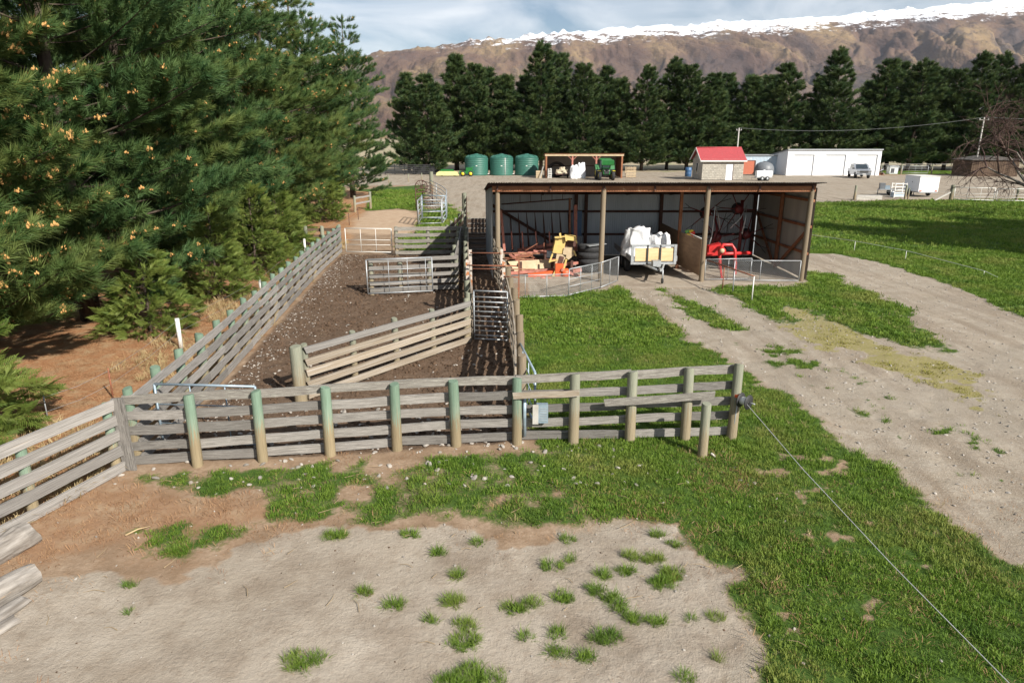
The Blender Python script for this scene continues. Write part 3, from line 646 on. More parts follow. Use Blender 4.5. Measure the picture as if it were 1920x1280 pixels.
def field(x0, x1, y0, y1, dens):
    n = int((x1 - x0) * (y1 - y0) * dens); return rng.uniform(x0, x1, n), rng.uniform(y0, y1, n)
def seen(x, y, m=1.0): return np.abs(x) < (y * .958 + 1.5) * .75 + m + 1.5
def grass_field(nm, box, dens, src, s0, s1, need=.35, pw=1.0, label=None):
    x, y = field(*box, dens); k = seen(x, y); x, y = x[k], y[k]; g = zones(x, y)['grass']
    cl = noise2(x, y, 1.6, 61, 3); k = rng.random(len(x)) < sst(g, need, .95) ** pw * (.55 + .9 * cl); x, y, cl = x[k], y[k], cl[k]
    sc = rng.uniform(s0, s1, len(x)) * (.65 + .75 * cl)
    o = scatter(nm, np.stack([x, y, hgt(x, y)], 1), rnd_rot(len(x)), sc, src); o['label'] = label; return o
grass_field('grass', (-9, 13, 5, 17, ), 330, T_GRASS, .6, 1.25, .3, 1.0, 'short green grass in front of the yard fence')
grass_field('grass', (-3, 26, 17, 33), 130, T_GFAR, .6, 1.2, .3, 1, 'short green lawn between the race and the driveway')
grass_field('grass', (-14, 60, 33, 72), 26, T_GFAR, 1.0, 2.0, .3, 1, 'short green lawn beyond the shed and driveway')
# short moss and dead stalks
T_MOSS = lib('moss_piece', *tuft_blades(18, .022, .12, .006, 14, .3), 'blade_moss')
x, y = field(3, 16, 12, 26, 90); z = zones(x, y); k = (rng.random(len(x)) < z['moss'] * (1 - z['grass']) * sst(noise2(x, y, 2.2, 66, 4), .45, .6)); x, y = x[k], y[k]
o = scatter('moss', np.stack([x, y, hgt(x, y)], 1), rnd_rot(len(x), .15), rng.uniform(.6, 1.3, len(x)), T_MOSS); o['label'] = 'short yellow moss on the gravel between the tracks'
x, y = field(-6, 12, 5, 24, 14); z = zones(x, y); k = (rng.random(len(x)) < z['grass'] * sst(noise2(x, y, .8, 67, 3), .48, .62)); x, y = x[k], y[k]
o = scatter('dead_grass', np.stack([x, y, hgt(x, y)], 1), rnd_rot(len(x), .3), rng.uniform(.22, .5, len(x)), T_DRY); o['label'] = 'bleached dead grass mixed through the green lawn'
x, y = field(-7, 5, 5, 9.9, 26); z = zones(x, y); k = (z['dirt'] > .6) & (noise2(x, y, .9, 68, 3) > .55); x, y = x[k], y[k]; s = np.exp(rng.normal(-5.35, .55, len(x)))
o = scatter('dirt_crumbs', np.stack([x, y, hgt(x, y)], 1), rnd_rot(len(x), .5), s, T_CLOD); o['label'] = 'small dark crumbs strewn over the bare dirt'
# tussocks on the bare dirt
px_, py_, ps_ = [], [], []
for (x, y, r) in TUSS:
    r *= .82; n = int(26 * (r / .15) ** 2) + 3
    a = rng.uniform(0, 6.28, n); q = r * np.sqrt(rng.random(n)); px_ += list(x + q * np.cos(a) * 1.1); py_ += list(y + q * np.sin(a) * .8); ps_ += list(rng.uniform(.5, 1.05, n) * (1.1 - .5 * q / r))
px_, py_, ps_ = map(np.array, (px_, py_, ps_))
o = scatter('grass_tussocks', np.stack([px_, py_, hgt(px_, py_)], 1), rnd_rot(len(px_), .3), ps_, T_GRASS2); o['label'] = 'green grass tussocks dotted over the bare dirt'
# dry grass along the tree side of the yard fence
x, y = field(-11.5, -6.2, 7, 36, 26)
k = (sdf(P_NEED, x, y) > .05) & (noise2(x, y, .7, 71, 3) > .50) & (x > -7.8 - (y - 8) * .085 - .9); x, y = x[k], y[k]
o = scatter('dry_grass', np.stack([x, y, hgt(x, y)], 1), rnd_rot(len(x), .35), rng.uniform(.6, 1.5, len(x)), T_DRY); o['label'] = 'straw coloured dry grass under the pines'
# needle and twig litter on the worn strip and below the pines
T_LIT = lib('litter_piece', *tuft_blades(12, .045, .13, .0022, 8, 1.9), 'litter')
x, y = field(-11, 4, 5.5, 34, 110); z = zones(x, y)
k = rng.random(len(x)) < np.clip(z['need'] * .9 + (z['bare'] * (1 - z['dirt'] * .93) * (y < 10.9) * .6), 0, 1) * (1 - z['mud']) * (.25 + noise2(x, y, 1.1, 73, 3)); x, y = x[k], y[k]
x7, y7 = field(-6, 9, 5.2, 9.8, 30); z7 = zones(x7, y7); k = (rng.random(len(x7)) < (1 - z7['dirt']) * .35 + .03); x, y = np.concatenate([x, x7[k]]), np.concatenate([y, y7[k]])
o = scatter('needle_litter', np.stack([x, y, hgt(x, y)], 1), rnd_rot(len(x), .2), rng.uniform(.6, 1.4, len(x)), T_LIT); o['label'] = 'rusty pine needle litter strewn beside the fence'
# pebbles: a pale line along the yard fence, and loose stones elsewhere
fx = np.interp; FC_Y = np.array([10.2, 14.2, 19, 27.5, 32]); FC_X = np.array([-6.1, -6.4, -6.9, -7.7, -7.95])
n = 900; y = rng.uniform(11, 31.5, n); x = np.interp(y, FC_Y, FC_X) + .15 + np.abs(rng.normal(0, .5, n)); s = rng.uniform(.010, .030, n) * rng.uniform(.6, 1.3, n)
x2, y2 = field(-6.4, .1, 10.7, 12.6, 22); x3, y3 = field(-6, 0, 12, 31, 2.2); x4, y4 = field(.5, 22, 8, 33, 9)
x5, y5 = field(-6.8, 4, 9.5, 11.2, 10); x6, y6 = field(-7, 5, 5.5, 9.5, 3.0)
z4 = zones(x4, y4); k = (z4['gravel'] > .5) & (z4['grass'] < .4); x4, y4 = x4[k], y4[k]
X_ = np.concatenate([x, x2, x3, x4, x5, x6]); Y_ = np.concatenate([y, y2, y3, y4, y5, y6])
S_ = np.concatenate([s, rng.uniform(.015, .06, len(x2)) * rng.uniform(.5, 1.2, len(x2)), rng.uniform(.02, .045, len(x3)), rng.uniform(.01, .035, len(x4)), rng.uniform(.015, .07, len(x5)) * rng.uniform(.4, 1, len(x5)), rng.uniform(.008, .022, len(x6))])
o = scatter('pebbles', np.stack([X_, Y_, hgt(X_, Y_) + S_ * .2], 1), rnd_rot(len(X_), .4), np.stack([S_ * rng.uniform(.8, 1.5, len(S_)), S_, S_ * .9], 1), T_STONE); o['label'] = 'pale river stones scattered along the fences and driveway'
x, y = field(-8, 0, 10.5, 33, 55); k = (sdf(P_MUD, x, y) > .1) & (noise2(x, y, .8, 77, 3) > .40); x, y = x[k], y[k]; s = rng.uniform(.02, .06, len(x)) * rng.uniform(.5, 1.2, len(x))
o = scatter('mud_clods', np.stack([x, y, hgt(x, y)], 1), rnd_rot(len(x), .5), s, T_CLOD); o['label'] = 'dark churned mud clods inside the stock yard'

# ------------------------------------------------------------------ conifers
def needle_spray(n, L_, nl, wd, seed, up=.0):
    r = random.Random(seed); vs = []; fs = []
    for i in range(n):          # x is the shoot's direction
        t = (i / n) ** .8 * L_; a = r.uniform(0, 6.283); sp = r.uniform(.55, 1.15) * (1.0 - .45 * i / n)
        d = Vector((math.cos(sp), math.sin(sp) * math.cos(a), math.sin(sp) * math.sin(a) + up)).normalized()
        ln = nl * r.uniform(.75, 1.15); s = d.cross(Vector((r.uniform(-1, 1), r.uniform(-1, 1), r.uniform(-1, 1)))).normalized() * wd; k = len(vs)
        p = Vector((t, 0, 0)); e = p + d * ln + Vector((0, 0, -.12 * ln)); vs += [p - s, p + s, e]; fs.append((k, k + 1, k + 2))
    return vs, fs
def frond_piece(seed):
    r = random.Random(seed); vs = []; fs = []
    def leafy(p, d, ln, wd):
        s = d.cross(Vector((0, 0, 1))).normalized() * wd; k = len(vs); q = p + d * ln; q.z -= .18 * ln
        vs.extend([p - s * .4, p + s * .4, p + d * ln * .5 + s, q, p + d * ln * .5 - s]); fs.append((k, k + 1, k + 2, k + 3, k + 4))
    for i in range(13):
        t = i / 13; p = Vector((t * .55, 0, -.10 * t * t))
        for sgn in (-1, 1):
            d = Vector((.7, sgn * .8, r.uniform(-.25, .1))).normalized(); leafy(p, d, .26 * (1.05 - t) * r.uniform(.7, 1.2) + .03, .014)
    leafy(Vector((.5, 0, -.09)), Vector((1, 0, -.2)).normalized(), .15, .014)
    return vs, fs
T_NEAR = lib('needle_spray', *needle_spray(58, .21, .20, .0060, 3), 'needle')
T_NEARB = lib('needle_spray_blue', *needle_spray(58, .21, .185, .0062, 4), 'needle_blue')
T_FARN = lib('needle_spray_far', *needle_spray(44, .42, .36, .030, 5), 'needle_far')
T_FROND = lib('frond_spray', *frond_piece(6), 'frond')
def cone_lib():
    mb = MB()
    for (x, y, z, h) in ((0, 0, 0, .065), (.03, .012, -.012, .05), (-.022, .025, -.012, .05), (-.012, -.03, -.012, .045)):
        mb.lathe([(.004, z), (.017, z + h * .3), (.014, z + h * .7), (.002, z + h)], 5, (x, y, 0))
    return lib('pollen_piece', mb.v, mb.f, 'cone_pollen')
T_CONE = cone_lib()
def rot_to(d, roll):             # eulers that turn local x to d
    q = np.arctan2(d[:, 1], d[:, 0]); e = np.arctan2(d[:, 2], np.hypot(d[:, 0], d[:, 1]))
    return np.stack([roll, -e, q], 1)
def conifer_data(seed, Ht, Rm, z0, whorl, nl, step, prof, lift=.28, sub=.36, droop=.0, keep=1.0, start=.30, lean=0.0, lmin=.72, asym=0.0):
    r = random.Random(seed); P, D, S, limbs = [], [], [], []
    z = z0; a0 = r.uniform(0, 6)
    while z < Ht - .3:
        f = z / Ht; Rw = Rm * prof(f) * r.uniform(.82, 1.12); k = nl + r.choice((-1, 0, 0, 1)); a0 += 1.1
        for i in range(max(3, k)):
            a = a0 + 6.283 * i / k + r.uniform(-.3, .3); Ln = Rw * r.uniform(lmin, 1.22) * (1 + asym * math.sin(a + 7 * f)); el = lift * (0.35 + 1.1 * f) + r.uniform(-.12, .12) - droop
            if Ln < .25: Ln = .25
            d = Vector((math.cos(a) * math.cos(el), math.sin(a) * math.cos(el), math.sin(el))); p0 = Vector((lean * f, 0, z + r.uniform(-.15, .15)))
            pts = []
            for s in range(5):
                t = s / 4; pts.append(p0 + d * Ln * t + Vector((0, 0, (.22 * t * t - .10 * t) * Ln * (1 - f) if not droop else -.25 * t * t * Ln * .6)))
            limbs.append((pts, max(.010, .011 * Ln * (1 - .6 * f)) ))
            ns = max(2, int(Ln / step)); side = r.choice((-1, 1))
            for s in range(ns):
                t = start + (1 - start) * (s + r.random()) / ns; i0 = min(3, int(t * 4)); b = pts[i0].lerp(pts[i0 + 1], t * 4 - i0); side = -side
                la = a + side * r.uniform(.5, 1.15); sl = sub * Ln * (1.15 - t) * r.uniform(.6, 1.2) + step * .5; se = el + r.uniform(-.1, .3)
                sd_ = Vector((math.cos(la) * math.cos(se), math.sin(la) * math.cos(se), math.sin(se))); m = max(1, int(sl / step * 1.25))
                for q in range(m):
                    if r.random() > keep: continue
                    tt = (q + .6 + r.uniform(-.3, .3)) / m; pp = b + sd_ * sl * tt; pp.z += .12 * sl * tt * tt - droop * .5 * sl * tt
                    dd = (sd_ * .8 + d * .35 + Vector((r.uniform(-.5, .5), r.uniform(-.5, .5), r.uniform(.0, .8) - droop))).normalized()
                    P.append(pp); D.append(dd); S.append(r.uniform(.75, 1.25))
            for q in range(3):
                dd = (d + Vector((r.uniform(-.4, .4), r.uniform(-.4, .4), r.uniform(0, .5) - droop))).normalized(); P.append(pts[4] + dd * r.uniform(-.1, .1)); D.append(dd); S.append(r.uniform(.8, 1.25))
        z += whorl * r.uniform(.75, 1.25)
    for q in range(8):
        P.append(Vector((lean, 0, Ht - .6 + q * .08))); D.append(Vector((r.uniform(-.5, .5), r.uniform(-.5, .5), 1)).normalized()); S.append(1)
    return np.array(P), np.array(D), np.array(S), limbs
def make_conifer(name, data, Ht, src, sscale, r0, barkm='bark', cones=0.0, lean=0.0, limb_parts=True):
    P, D, S, limbs = data
    t = thing(name, '', 'tree')
    tk = MB(); tk.tube([(0, 0, -.2), (0, 0, Ht * .25), (lean * .5, 0, Ht * .6), (lean, 0, Ht - .2)], [r0 * 1.15, r0 * .85, r0 * .5, .02], 8); tk.build('trunk', barkm, t, center=False)
    lb = MB()
    for pts, r in limbs: lb.tube(pts, [r, r * .8, r * .6, r * .42, r * .2], 4, cap=False)
    if limb_parts: lb.build('limbs', barkm, t, center=False)['kind'] = 'stuff'
    n = len(P); o = scatter('crown', P, rot_to(D, rng.uniform(0, 6.28, n)), S * sscale, src, t)
    if cones:
        k = (rng.random(n) < cones * 1.6 * (noise2(P[:, 0] + P[:, 2] * .7, P[:, 1], .9, 91, 2) > .5)); Pc = P[k] + D[k] * .19 * sscale; m = int(k.sum())
        scatter('pollen_cones', Pc, np.stack([rng.normal(0, .25, m), rng.normal(0, .25, m), rng.uniform(0, 6, m)], 1), rng.uniform(1.0, 2.0, m), T_CONE, t)
    return t
def pf_round(f): return max(.06, (min(1, .62 + f * 2.2) if f < .18 else 1.0 - .86 * ((f - .18) / .82) ** 1.5))
def pf_cone(f): return max(.05, (.7 + f * 2 if f < .15 else 1.0 - .95 * ((f - .15) / .85) ** 1.15))
def pf_tuft(f): return max(.05, (.75 + f * 1.6 if f < .16 else 1.0 - .95 * ((f - .16) / .84) ** 1.9))
NEAR = []
specs = [(101, 15, 4.7, T_NEAR, .42), (102, 16.5, 4.6, T_NEARB, .10), (103, 14.5, 4.4, T_NEAR, .06)]
protos = []
for (sd_, Ht, Rm, src, cn) in specs:
    dat = conifer_data(sd_, Ht, Rm, .55, .62, 5, .25, pf_round, keep=.95, start=.40, sub=.52, lmin=.6, asym=.1)
    protos.append((dat, Ht, src, cn))
near_rows = [(-12.9, 10.2, 0, 1.0, 1.2), (-13.2, 15.2, 0, 1.02, 3.9), (-12.6, 19.8, 1, 1.0, .3), (-13.3, 24.6, 2, 1.02, 2.2), (-13.4, 29.6, 1, .95, 4.0),
             (-13.6, 35, 0, .98, 5.1), (-14.0, 41, 2, 1.03, .9), (-14.2, 47.5, 1, .93, 2.9), (-15.0, 54.5, 2, .92, 1.7), (-14.4, 63, 1, .9, 4.6),
             (-18.5, 13, 1, 1.1, 5.3), (-18.8, 20, 0, 1.1, 2.5), (-19, 28, 2, 1.12, .4), (-19.4, 37, 1, 1.1, 1.4), (-19.8, 47, 0, 1.05, 3.3)]
nl_lab = ['nearest large pine at the left frame edge, thick with orange pollen cones', 'second large pine along the yard fence, orange cones on its lower boughs']
nl_lab += ['%s large pine along the yard fence, counting away from the camera' % ORD[i] for i in range(2, 10)]
nl_lab += ['%s pine of the back row, hidden behind the roadside pines' % ORD[i] for i in range(5)]
pt = {}
for i, (x, y, k, s, rz) in enumerate(near_rows):
    key = (k, i == 0 or (i == 1))
    if k not in pt:
        dat, Ht, src, cn = protos[k]
        o = make_conifer('pine_tree', dat, Ht, src, 1.45, .26, cones=cn); pt[k] = o
    else: o = copy_tree(pt[k])
    o.location = (x, y, 0); o.rotation_euler = (0, 0, rz); o.scale = (s, s, s); o['label'] = nl_lab[i]; o['group'] = 'pines beside the stock yard'
# far shelterbelt
fdat = []
for (sd_, Ht, Rm, pf, z0) in ((201, 15, 4.0, pf_cone, .9), (202, 17, 4.6, pf_round, 1.1), (203, 14, 4.1, pf_tuft, .7), (204, 18.5, 5.2, pf_cone, 1.2), (205, 13, 3.6, pf_cone, .8), (206, 16, 4.4, pf_tuft, .9), (207, 16, 4.6, pf_round, 1.5)):
    fdat.append((conifer_data(sd_, Ht, Rm, z0, .70, 6, .50, pf, keep=1.0, start=.1, lift=.42, lmin=.42, asym=.16), Ht))
fpt = {}
# photo x and top y of each tree's leader, base depth, proto
far = [(760, 145, 112, 0), (795, 150, 106, 2), (852, 113, 118, 4), (888, 128, 116, 1), (915, 138, 121, 2), (950, 150, 117, 4), (985, 150, 124, 0), (1017, 84, 117, 3), (1048, 108, 122, 1),
       (1098, 128, 116, 1), (1135, 135, 122, 2), (1165, 155, 118, 4), (1212, 128, 116, 3), (1262, 114, 120, 3), (1300, 130, 118, 1), (1345, 145, 118, 0), (1372, 148, 122, 2), (1412, 150, 119, 4),
       (1440, 148, 124, 1), (1478, 130, 118, 2), (1540, 150, 122, 0), (1583, 96, 117, 3), (1635, 160, 124, 4), (1665, 120, 119, 1), (1690, 125, 123, 0), (1733, 118, 117, 0), (1770, 140, 121, 2), (1800, 138, 118, 1),
       (1848, 104, 118, 3), (1890, 104, 120, 3), (1935, 110, 118, 1), (1985, 115, 120, 3)]
for i, (px, py, Yd, k) in enumerate(far):
    k = (k, (k + 5) % 7 if k in (0, 1) else k, k)[i % 3]; q = W(px, py, Yd); dat, Ht = fdat[k]; s = q.z / Ht
    if k not in fpt: o = make_conifer('shelterbelt_pine', dat, Ht, T_FARN, 1.5, .26, 'bark'); fpt[k] = o
    else: o = copy_tree(fpt[k])
    o.location = (q.x, Yd, 0); o.rotation_euler = (0, 0, i * 2.4); sw = (1.0 + .25 * (1 / s - 1)) * s * 1.1 * (.9 + .25 * ((i * 37) % 10) / 10); o.scale = (sw, sw * (.9 + .2 * ((i * 53) % 10) / 10), s); o.rotation_euler = (.02 * math.sin(i * 3), .03 * math.sin(i * 5), i * 2.4)
    o['label'] = 'dark pine in the far shelterbelt, %s from its left end' % ORD[i]; o['group'] = 'far shelterbelt pines'
fpt_tall = far[7]
# yellow green feathery conifers low beside the fence
sdat = [conifer_data(301, 4.2, 1.8, .25, .27, 7, .20, pf_cone, lift=.5, droop=.22, keep=.9, start=.25), conifer_data(302, 3.0, 1.6, .15, .24, 7, .19, pf_cone, lift=.55, droop=.25, keep=.9, start=.25)]
spt = {}
shr = [(-9.9, 22.5, 0, .72, 'feathery yellow-green conifer at the middle of the yard fence'), (-10.3, 27.2, 0, .82, 'feathery light green conifer near the far end of the yard fence'), (-10.1, 18.4, 1, .8, 'small yellow-green conifer with drooping sprays behind the white marker post'),
       (-9.9, 10.9, 1, 1.0, 'yellow-green feathery conifer at the left edge, level with the fence corner'), (-9.35, 9.0, 1, .85, 'low yellow-green conifer behind the short left fence'), (-11.3, 33.5, 0, .85, 'light green feathery conifer beside the white gate'), (-12.4, 45, 0, .95, 'light green conifer at the grass patch beyond the gate'), (-10.6, 31, 1, 1.0, 'small feathery conifer just before the white gate')]
for (x, y, k, s, lab) in shr:
    if k not in spt: o = make_conifer('feathery_conifer', sdat[k], (4.2, 3.0)[k], T_FROND, .72, .07); spt[k] = o
    else: o = copy_tree(spt[k])
    o.location = (x, y, 0); o.rotation_euler = (0, 0, x * 7 + y); o.scale = (s, s, s); o['label'] = lab; o['group'] = 'feathery conifers under the pines'
# evergreen standing outside the frame on the right: its shade lies on the lawn
for (x, y, s, lab) in ((36, 22.6, 1.2, 'evergreen right of the lawn, outside the frame'), (41, 24.6, 1.25, 'second evergreen right of the lawn, outside the frame'), (46.5, 26.4, 1.2, 'third evergreen right of the lawn, outside the frame')):
    o = copy_tree(fpt[2]); o.location = (x, y, 0); o.scale = (s, s, s); o['label'] = lab; o['group'] = 'evergreens right of the lawn'
# bare tree at the right edge
def bare_tree():
    t = thing('bare_tree', 'bare deciduous tree with dark tangled twigs at the right edge', 'tree', (35.7, 47.5, 0)); t.scale = (1.25, 1.25, 1.2); r = random.Random(5)
    a = MB(); b = MB()
    def grow_(p, d, ln, rad, lv):
        pts = [p]; q = p.copy(); dd = d.copy()
        for s in range(4):
            dd = (dd + Vector((r.uniform(-.28, .28), r.uniform(-.28, .28), r.uniform(-.22, .2)))).normalized(); q = q + dd * ln / 4; pts.append(q.copy())
        (a if lv < 2 else b).tube(pts, [rad * (1 - .16 * s) for s in range(5)], 5 if lv < 2 else 3, cap=False)
        if lv >= 6: return
        for s in range(4 if lv < 3 else 3):
            i = r.choice((1, 2, 3, 4)); nd = (dd + Vector((r.uniform(-1, 1), r.uniform(-1, 1), r.uniform(-.75, .6)))).normalized()
            grow_(pts[i], nd, ln * r.uniform(.55, .8), rad * .58, lv + 1)
    for k in range(5):
        an = 6.283 * k / 5 + .6; grow_(Vector((0, 0, 1.3)), Vector((math.cos(an) * .9, math.sin(an) * .9, .75)).normalized(), 2.9, .10, 1)
    grow_(Vector((0, 0, 1.3)), Vector((-.3, 0, 1)).normalized(), 2.6, .10, 1)
    a.tube([(0, 0, -.2), (.05, 0, .7), (0, 0, 1.4)], [.24, .19, .17], 8)
    a.build('trunk', 'bark_grey', t, center=False); b.build('twigs', 'twig', t, center=False)['kind'] = 'stuff'
bare_tree()

# ------------------------------------------------------------------ timber yard fences
def V2(x, y, z=0.0): return Vector((x, y, z))
def interp_line(pts, s):
    d = [0]
    for a, b in zip(pts, pts[1:]): d.append(d[-1] + (b - a).length)
    s = max(0, min(d[-1] - 1e-6, s))
    for i in range(len(pts) - 1):
        if s <= d[i + 1]: return pts[i].lerp(pts[i + 1], (s - d[i]) / (d[i + 1] - d[i]))
    return pts[-1].copy()
def line_len(pts): return sum((b - a).length for a, b in zip(pts, pts[1:]))
def side_of(a, b, s):           # unit vector across the line, s=+1 right of travel
    d = (b - a).normalized(); return Vector((d.y, -d.x, 0)) * s
def rail_fence(name, label, pts, posts, zs, side, ht=.15, th=.04, span=2, pm='post_green', wm='wood_grey', top_m=None, ph=1.25, pr=.085, group='timber stock yard fences', half=False, poff=0.0, jit=.012, stag=True):
    t = thing(name, label, 'fence', pts[0], 0, group)
    for s in posts:
        p = interp_line(pts, s); q = interp_line(pts, s + .05); n = side_of(p, q, -side) if (q - p).length > 1e-4 else side_of(interp_line(pts, s - .05), p, -side)
        post(p + n * (pr + th / 2 + poff), ph * random.uniform(.98, 1.03), pr * random.uniform(.92, 1.08), pm, t)
    for j, z in enumerate(zs):
        k = 0; i0 = 0
        first = True
        while i0 < len(posts) - 1:
            st = span - (1 if (first and stag and j % 2 and span > 1) else 0); first = False
            i1 = min(len(posts) - 1, i0 + st); a = interp_line(pts, posts[i0]); b = interp_line(pts, posts[i1])
            d = (b - a).normalized(); e0 = .06 if i0 == 0 else -.004; e1 = .06 if i1 == len(posts) - 1 else -.004
            m = (top_m or wm) if j == len(zs) - 1 else wm
            board('rail', a - d * e0 + Vector((0, 0, z + random.uniform(-jit, jit))), b + d * e1 + Vector((0, 0, z + random.uniform(-jit, jit))), ht * random.uniform(.92, 1.05), th, m, t)
            i0 = i1
    return t
ZS = [.10, .36, .62, .88, 1.16]
# long front fence: posts on the camera side, rails behind
FB = [V2(-6.26, 10.15), V2(-5.2, 10.24), V2(-4.18, 10.42), V2(-3.1, 10.62), V2(-2.0, 10.86), V2(-.98, 11.0), V2(.09, 11.09), V2(1.09, 11.12), V2(2.1, 11.18), V2(3.11, 11.27), V2(3.96, 11.31)]
off = side_of(FB[0], FB[-1], -1) * .12
line = [p + off for p in FB]; ss = [0]
for a, b in zip(line, line[1:]): ss.append(ss[-1] + (b - a).length)
front = thing('yard_fence', 'long weathered fence across the middle with green-tinted round posts', 'fence', FB[0], 0, 'timber stock yard fences')
for i, p in enumerate(FB[1:]):
    post(p, (1.25, 1.25, 1.24, 1.22, 1.22, 1.24, 1.3, 1.33, 1.36, 1.42)[i], random.uniform(.083, .095), 'post_green' if i < 6 else 'post_grey', front, .02)
for j, z in enumerate(ZS):
    i0 = 0; k = 0
    while i0 < len(line) - 1:
        i1 = min(len(line) - 1, i0 + (2 if (k or j % 2 == 0) else 1)); k += 1
        up = lambda i: z + (.0 if i < 7 else .035 * (i - 6) * (z / 1.14))
        board('rail', line[i0] + Vector((.004, 0, up(i0) + random.uniform(-.012, .012))), line[i1] + Vector((-.004, 0, up(i1) + random.uniform(-.012, .012))), .15 * random.uniform(.92, 1.06), .045, 'wood_lichen' if j == 4 else 'wood_grey', front)
        i0 = i1
nf = side_of(FB[6], FB[9], 1) * .11
board('rail', FB[6] + nf + V2(-.08, 0, .955), FB[7] + nf + V2(.06, 0, .99), .11, .04, 'wood_tan', front)
board('rail', FB[7] + nf + V2(.5, 0, .80), FB[9] + nf + V2(.42, 0, .90), .13, .04, 'wood_lichen', front)
# corner cover board
board('cover_board', V2(-6.22, 10.06, 0.02), V2(-6.24, 10.06, 1.27), .2, .04, 'wood_grey', front, (1, 0, 0))
# short fence running to the left edge
FA = [V2(-6.28, 10.1), V2(-6.75, 8.58), V2(-7.25, 7.05), V2(-7.75, 5.5)]
la = line_len(FA)
rail_fence('yard_fence', 'short weathered fence running out of the left frame edge toward the camera', FA, [.12, 1.55, 3.1, la], [.10, .37, .64, .90, 1.17], -1, .17, .045, 2, ph=1.2, pr=.07, wm='wood_silver', stag=False)
# long yard fence along the pines
FC = [V2(-6.12, 10.3), V2(-6.42, 14.2), V2(-6.92, 19), V2(-7.72, 27.3), V2(-8.0, 32)]
lc = line_len(FC); FC = [interp_line(FC, lc * i / 24) for i in range(25)]
rail_fence('yard_fence', 'long pale fence between the muddy yard and the pines', FC, [.05 + (lc - .1) * i / 20 for i in range(21)], [.12, .38, .64, .90, 1.17], 1, .155, .042, 2, wm='wood_silver', ph=1.3, pr=.085)
# return at its far end
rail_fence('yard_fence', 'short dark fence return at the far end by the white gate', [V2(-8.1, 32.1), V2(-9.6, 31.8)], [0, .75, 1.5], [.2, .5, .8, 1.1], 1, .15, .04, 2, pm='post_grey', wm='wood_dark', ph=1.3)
# diagonal forcing fence in the yard
FD = [V2(-4.22, 13.2), V2(-1.08, 17.35)]
fd = rail_fence('yard_fence', 'tan diagonal fence leading to the race, inside the muddy yard', FD, [.08 + i * (line_len(FD) - .16) / 4 for i in range(5)], [.10, .34, .58, .82, 1.06], 1, .15, .045, 4, pm='post_grey', wm='wood_tan', top_m='wood_silver', ph=1.18, pr=.075, stag=False)
post(FD[0] + Vector((-.12, -.1, 0)), 1.2, .125, 'post_grey', fd)
# back pen fence with a metal gate folded against it
FE = [V2(-3.9, 22.95), V2(-2.0, 23.75)]
rail_fence('pen_fence', 'weathered pen fence behind the folded metal gate', [V2(-4.85, 23.05), V2(-1.95, 23.75)], [.02, 1.02, 2.05, line_len([V2(-4.85, 23.05), V2(-1.95, 23.75)])], [.15, .4, .65, .92, 1.18], 1, .14, .04, 3, pm='post_grey', wm='wood_grey', ph=1.22, pr=.085, stag=False)
FF = [V2(-5.35, 31.2), V2(-2.3, 31.5)]
rail_fence('pen_fence', 'pale five rail fence right of the white gate', FF, [.06, 1.5, line_len(FF)], [.15, .42, .68, .95, 1.22], 1, .16, .04, 2, pm='post_grey', wm='wood_lichen', ph=1.3, pr=.085, stag=False)
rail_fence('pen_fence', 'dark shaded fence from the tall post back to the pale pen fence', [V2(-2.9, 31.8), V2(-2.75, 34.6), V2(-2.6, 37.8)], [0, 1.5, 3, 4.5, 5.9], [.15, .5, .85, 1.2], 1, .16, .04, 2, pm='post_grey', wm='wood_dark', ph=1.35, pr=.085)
rail_fence('pen_fence', 'shaded fence between the folded gate pen and the far pen', [V2(-2.0, 23.8), V2(-2.15, 27.5), V2(-2.35, 31.4)], [0.15, 2, 4, 6, 7.5], [.15, .42, .69, .96, 1.2], 1, .15, .04, 2, pm='post_grey', wm='wood_grey', ph=1.3, pr=.08)
# drafting race: two close walls
RL = [V2(-1.05, 17.5), V2(-1.3, 20.6), V2(-1.62, 25), V2(-2.0, 31.3)]
RR = [V2(.07, 12.0), V2(.07, 14.6), V2(-.02, 17.5), V2(-.22, 20.5), V2(-.55, 25), V2(-1.0, 31.3)]
def resample(P, n): L_ = line_len(P); return [interp_line(P, L_ * i / n) for i in range(n + 1)]
RL = resample(RL, 12); RR = resample(RR, 18)
rail_fence('race_fence', 'left wall of the narrow stock race', RL, [.1 + i * (line_len(RL) - .2) / 9 for i in range(10)], [.10, .33, .56, .79, 1.02, 1.22], 1, .14, .035, 2, pm='post_grey', wm='wood_tan', ph=1.32, pr=.08)
rail_fence('race_fence', 'right wall of the narrow stock race beside the lawn', RR, [.15 + i * (line_len(RR) - .3) / 13 for i in range(14)], [.10, .33, .56, .79, 1.02, 1.22], -1, .14, .035, 2, pm='post_brown', wm='wood_tan', ph=1.32, pr=.095)
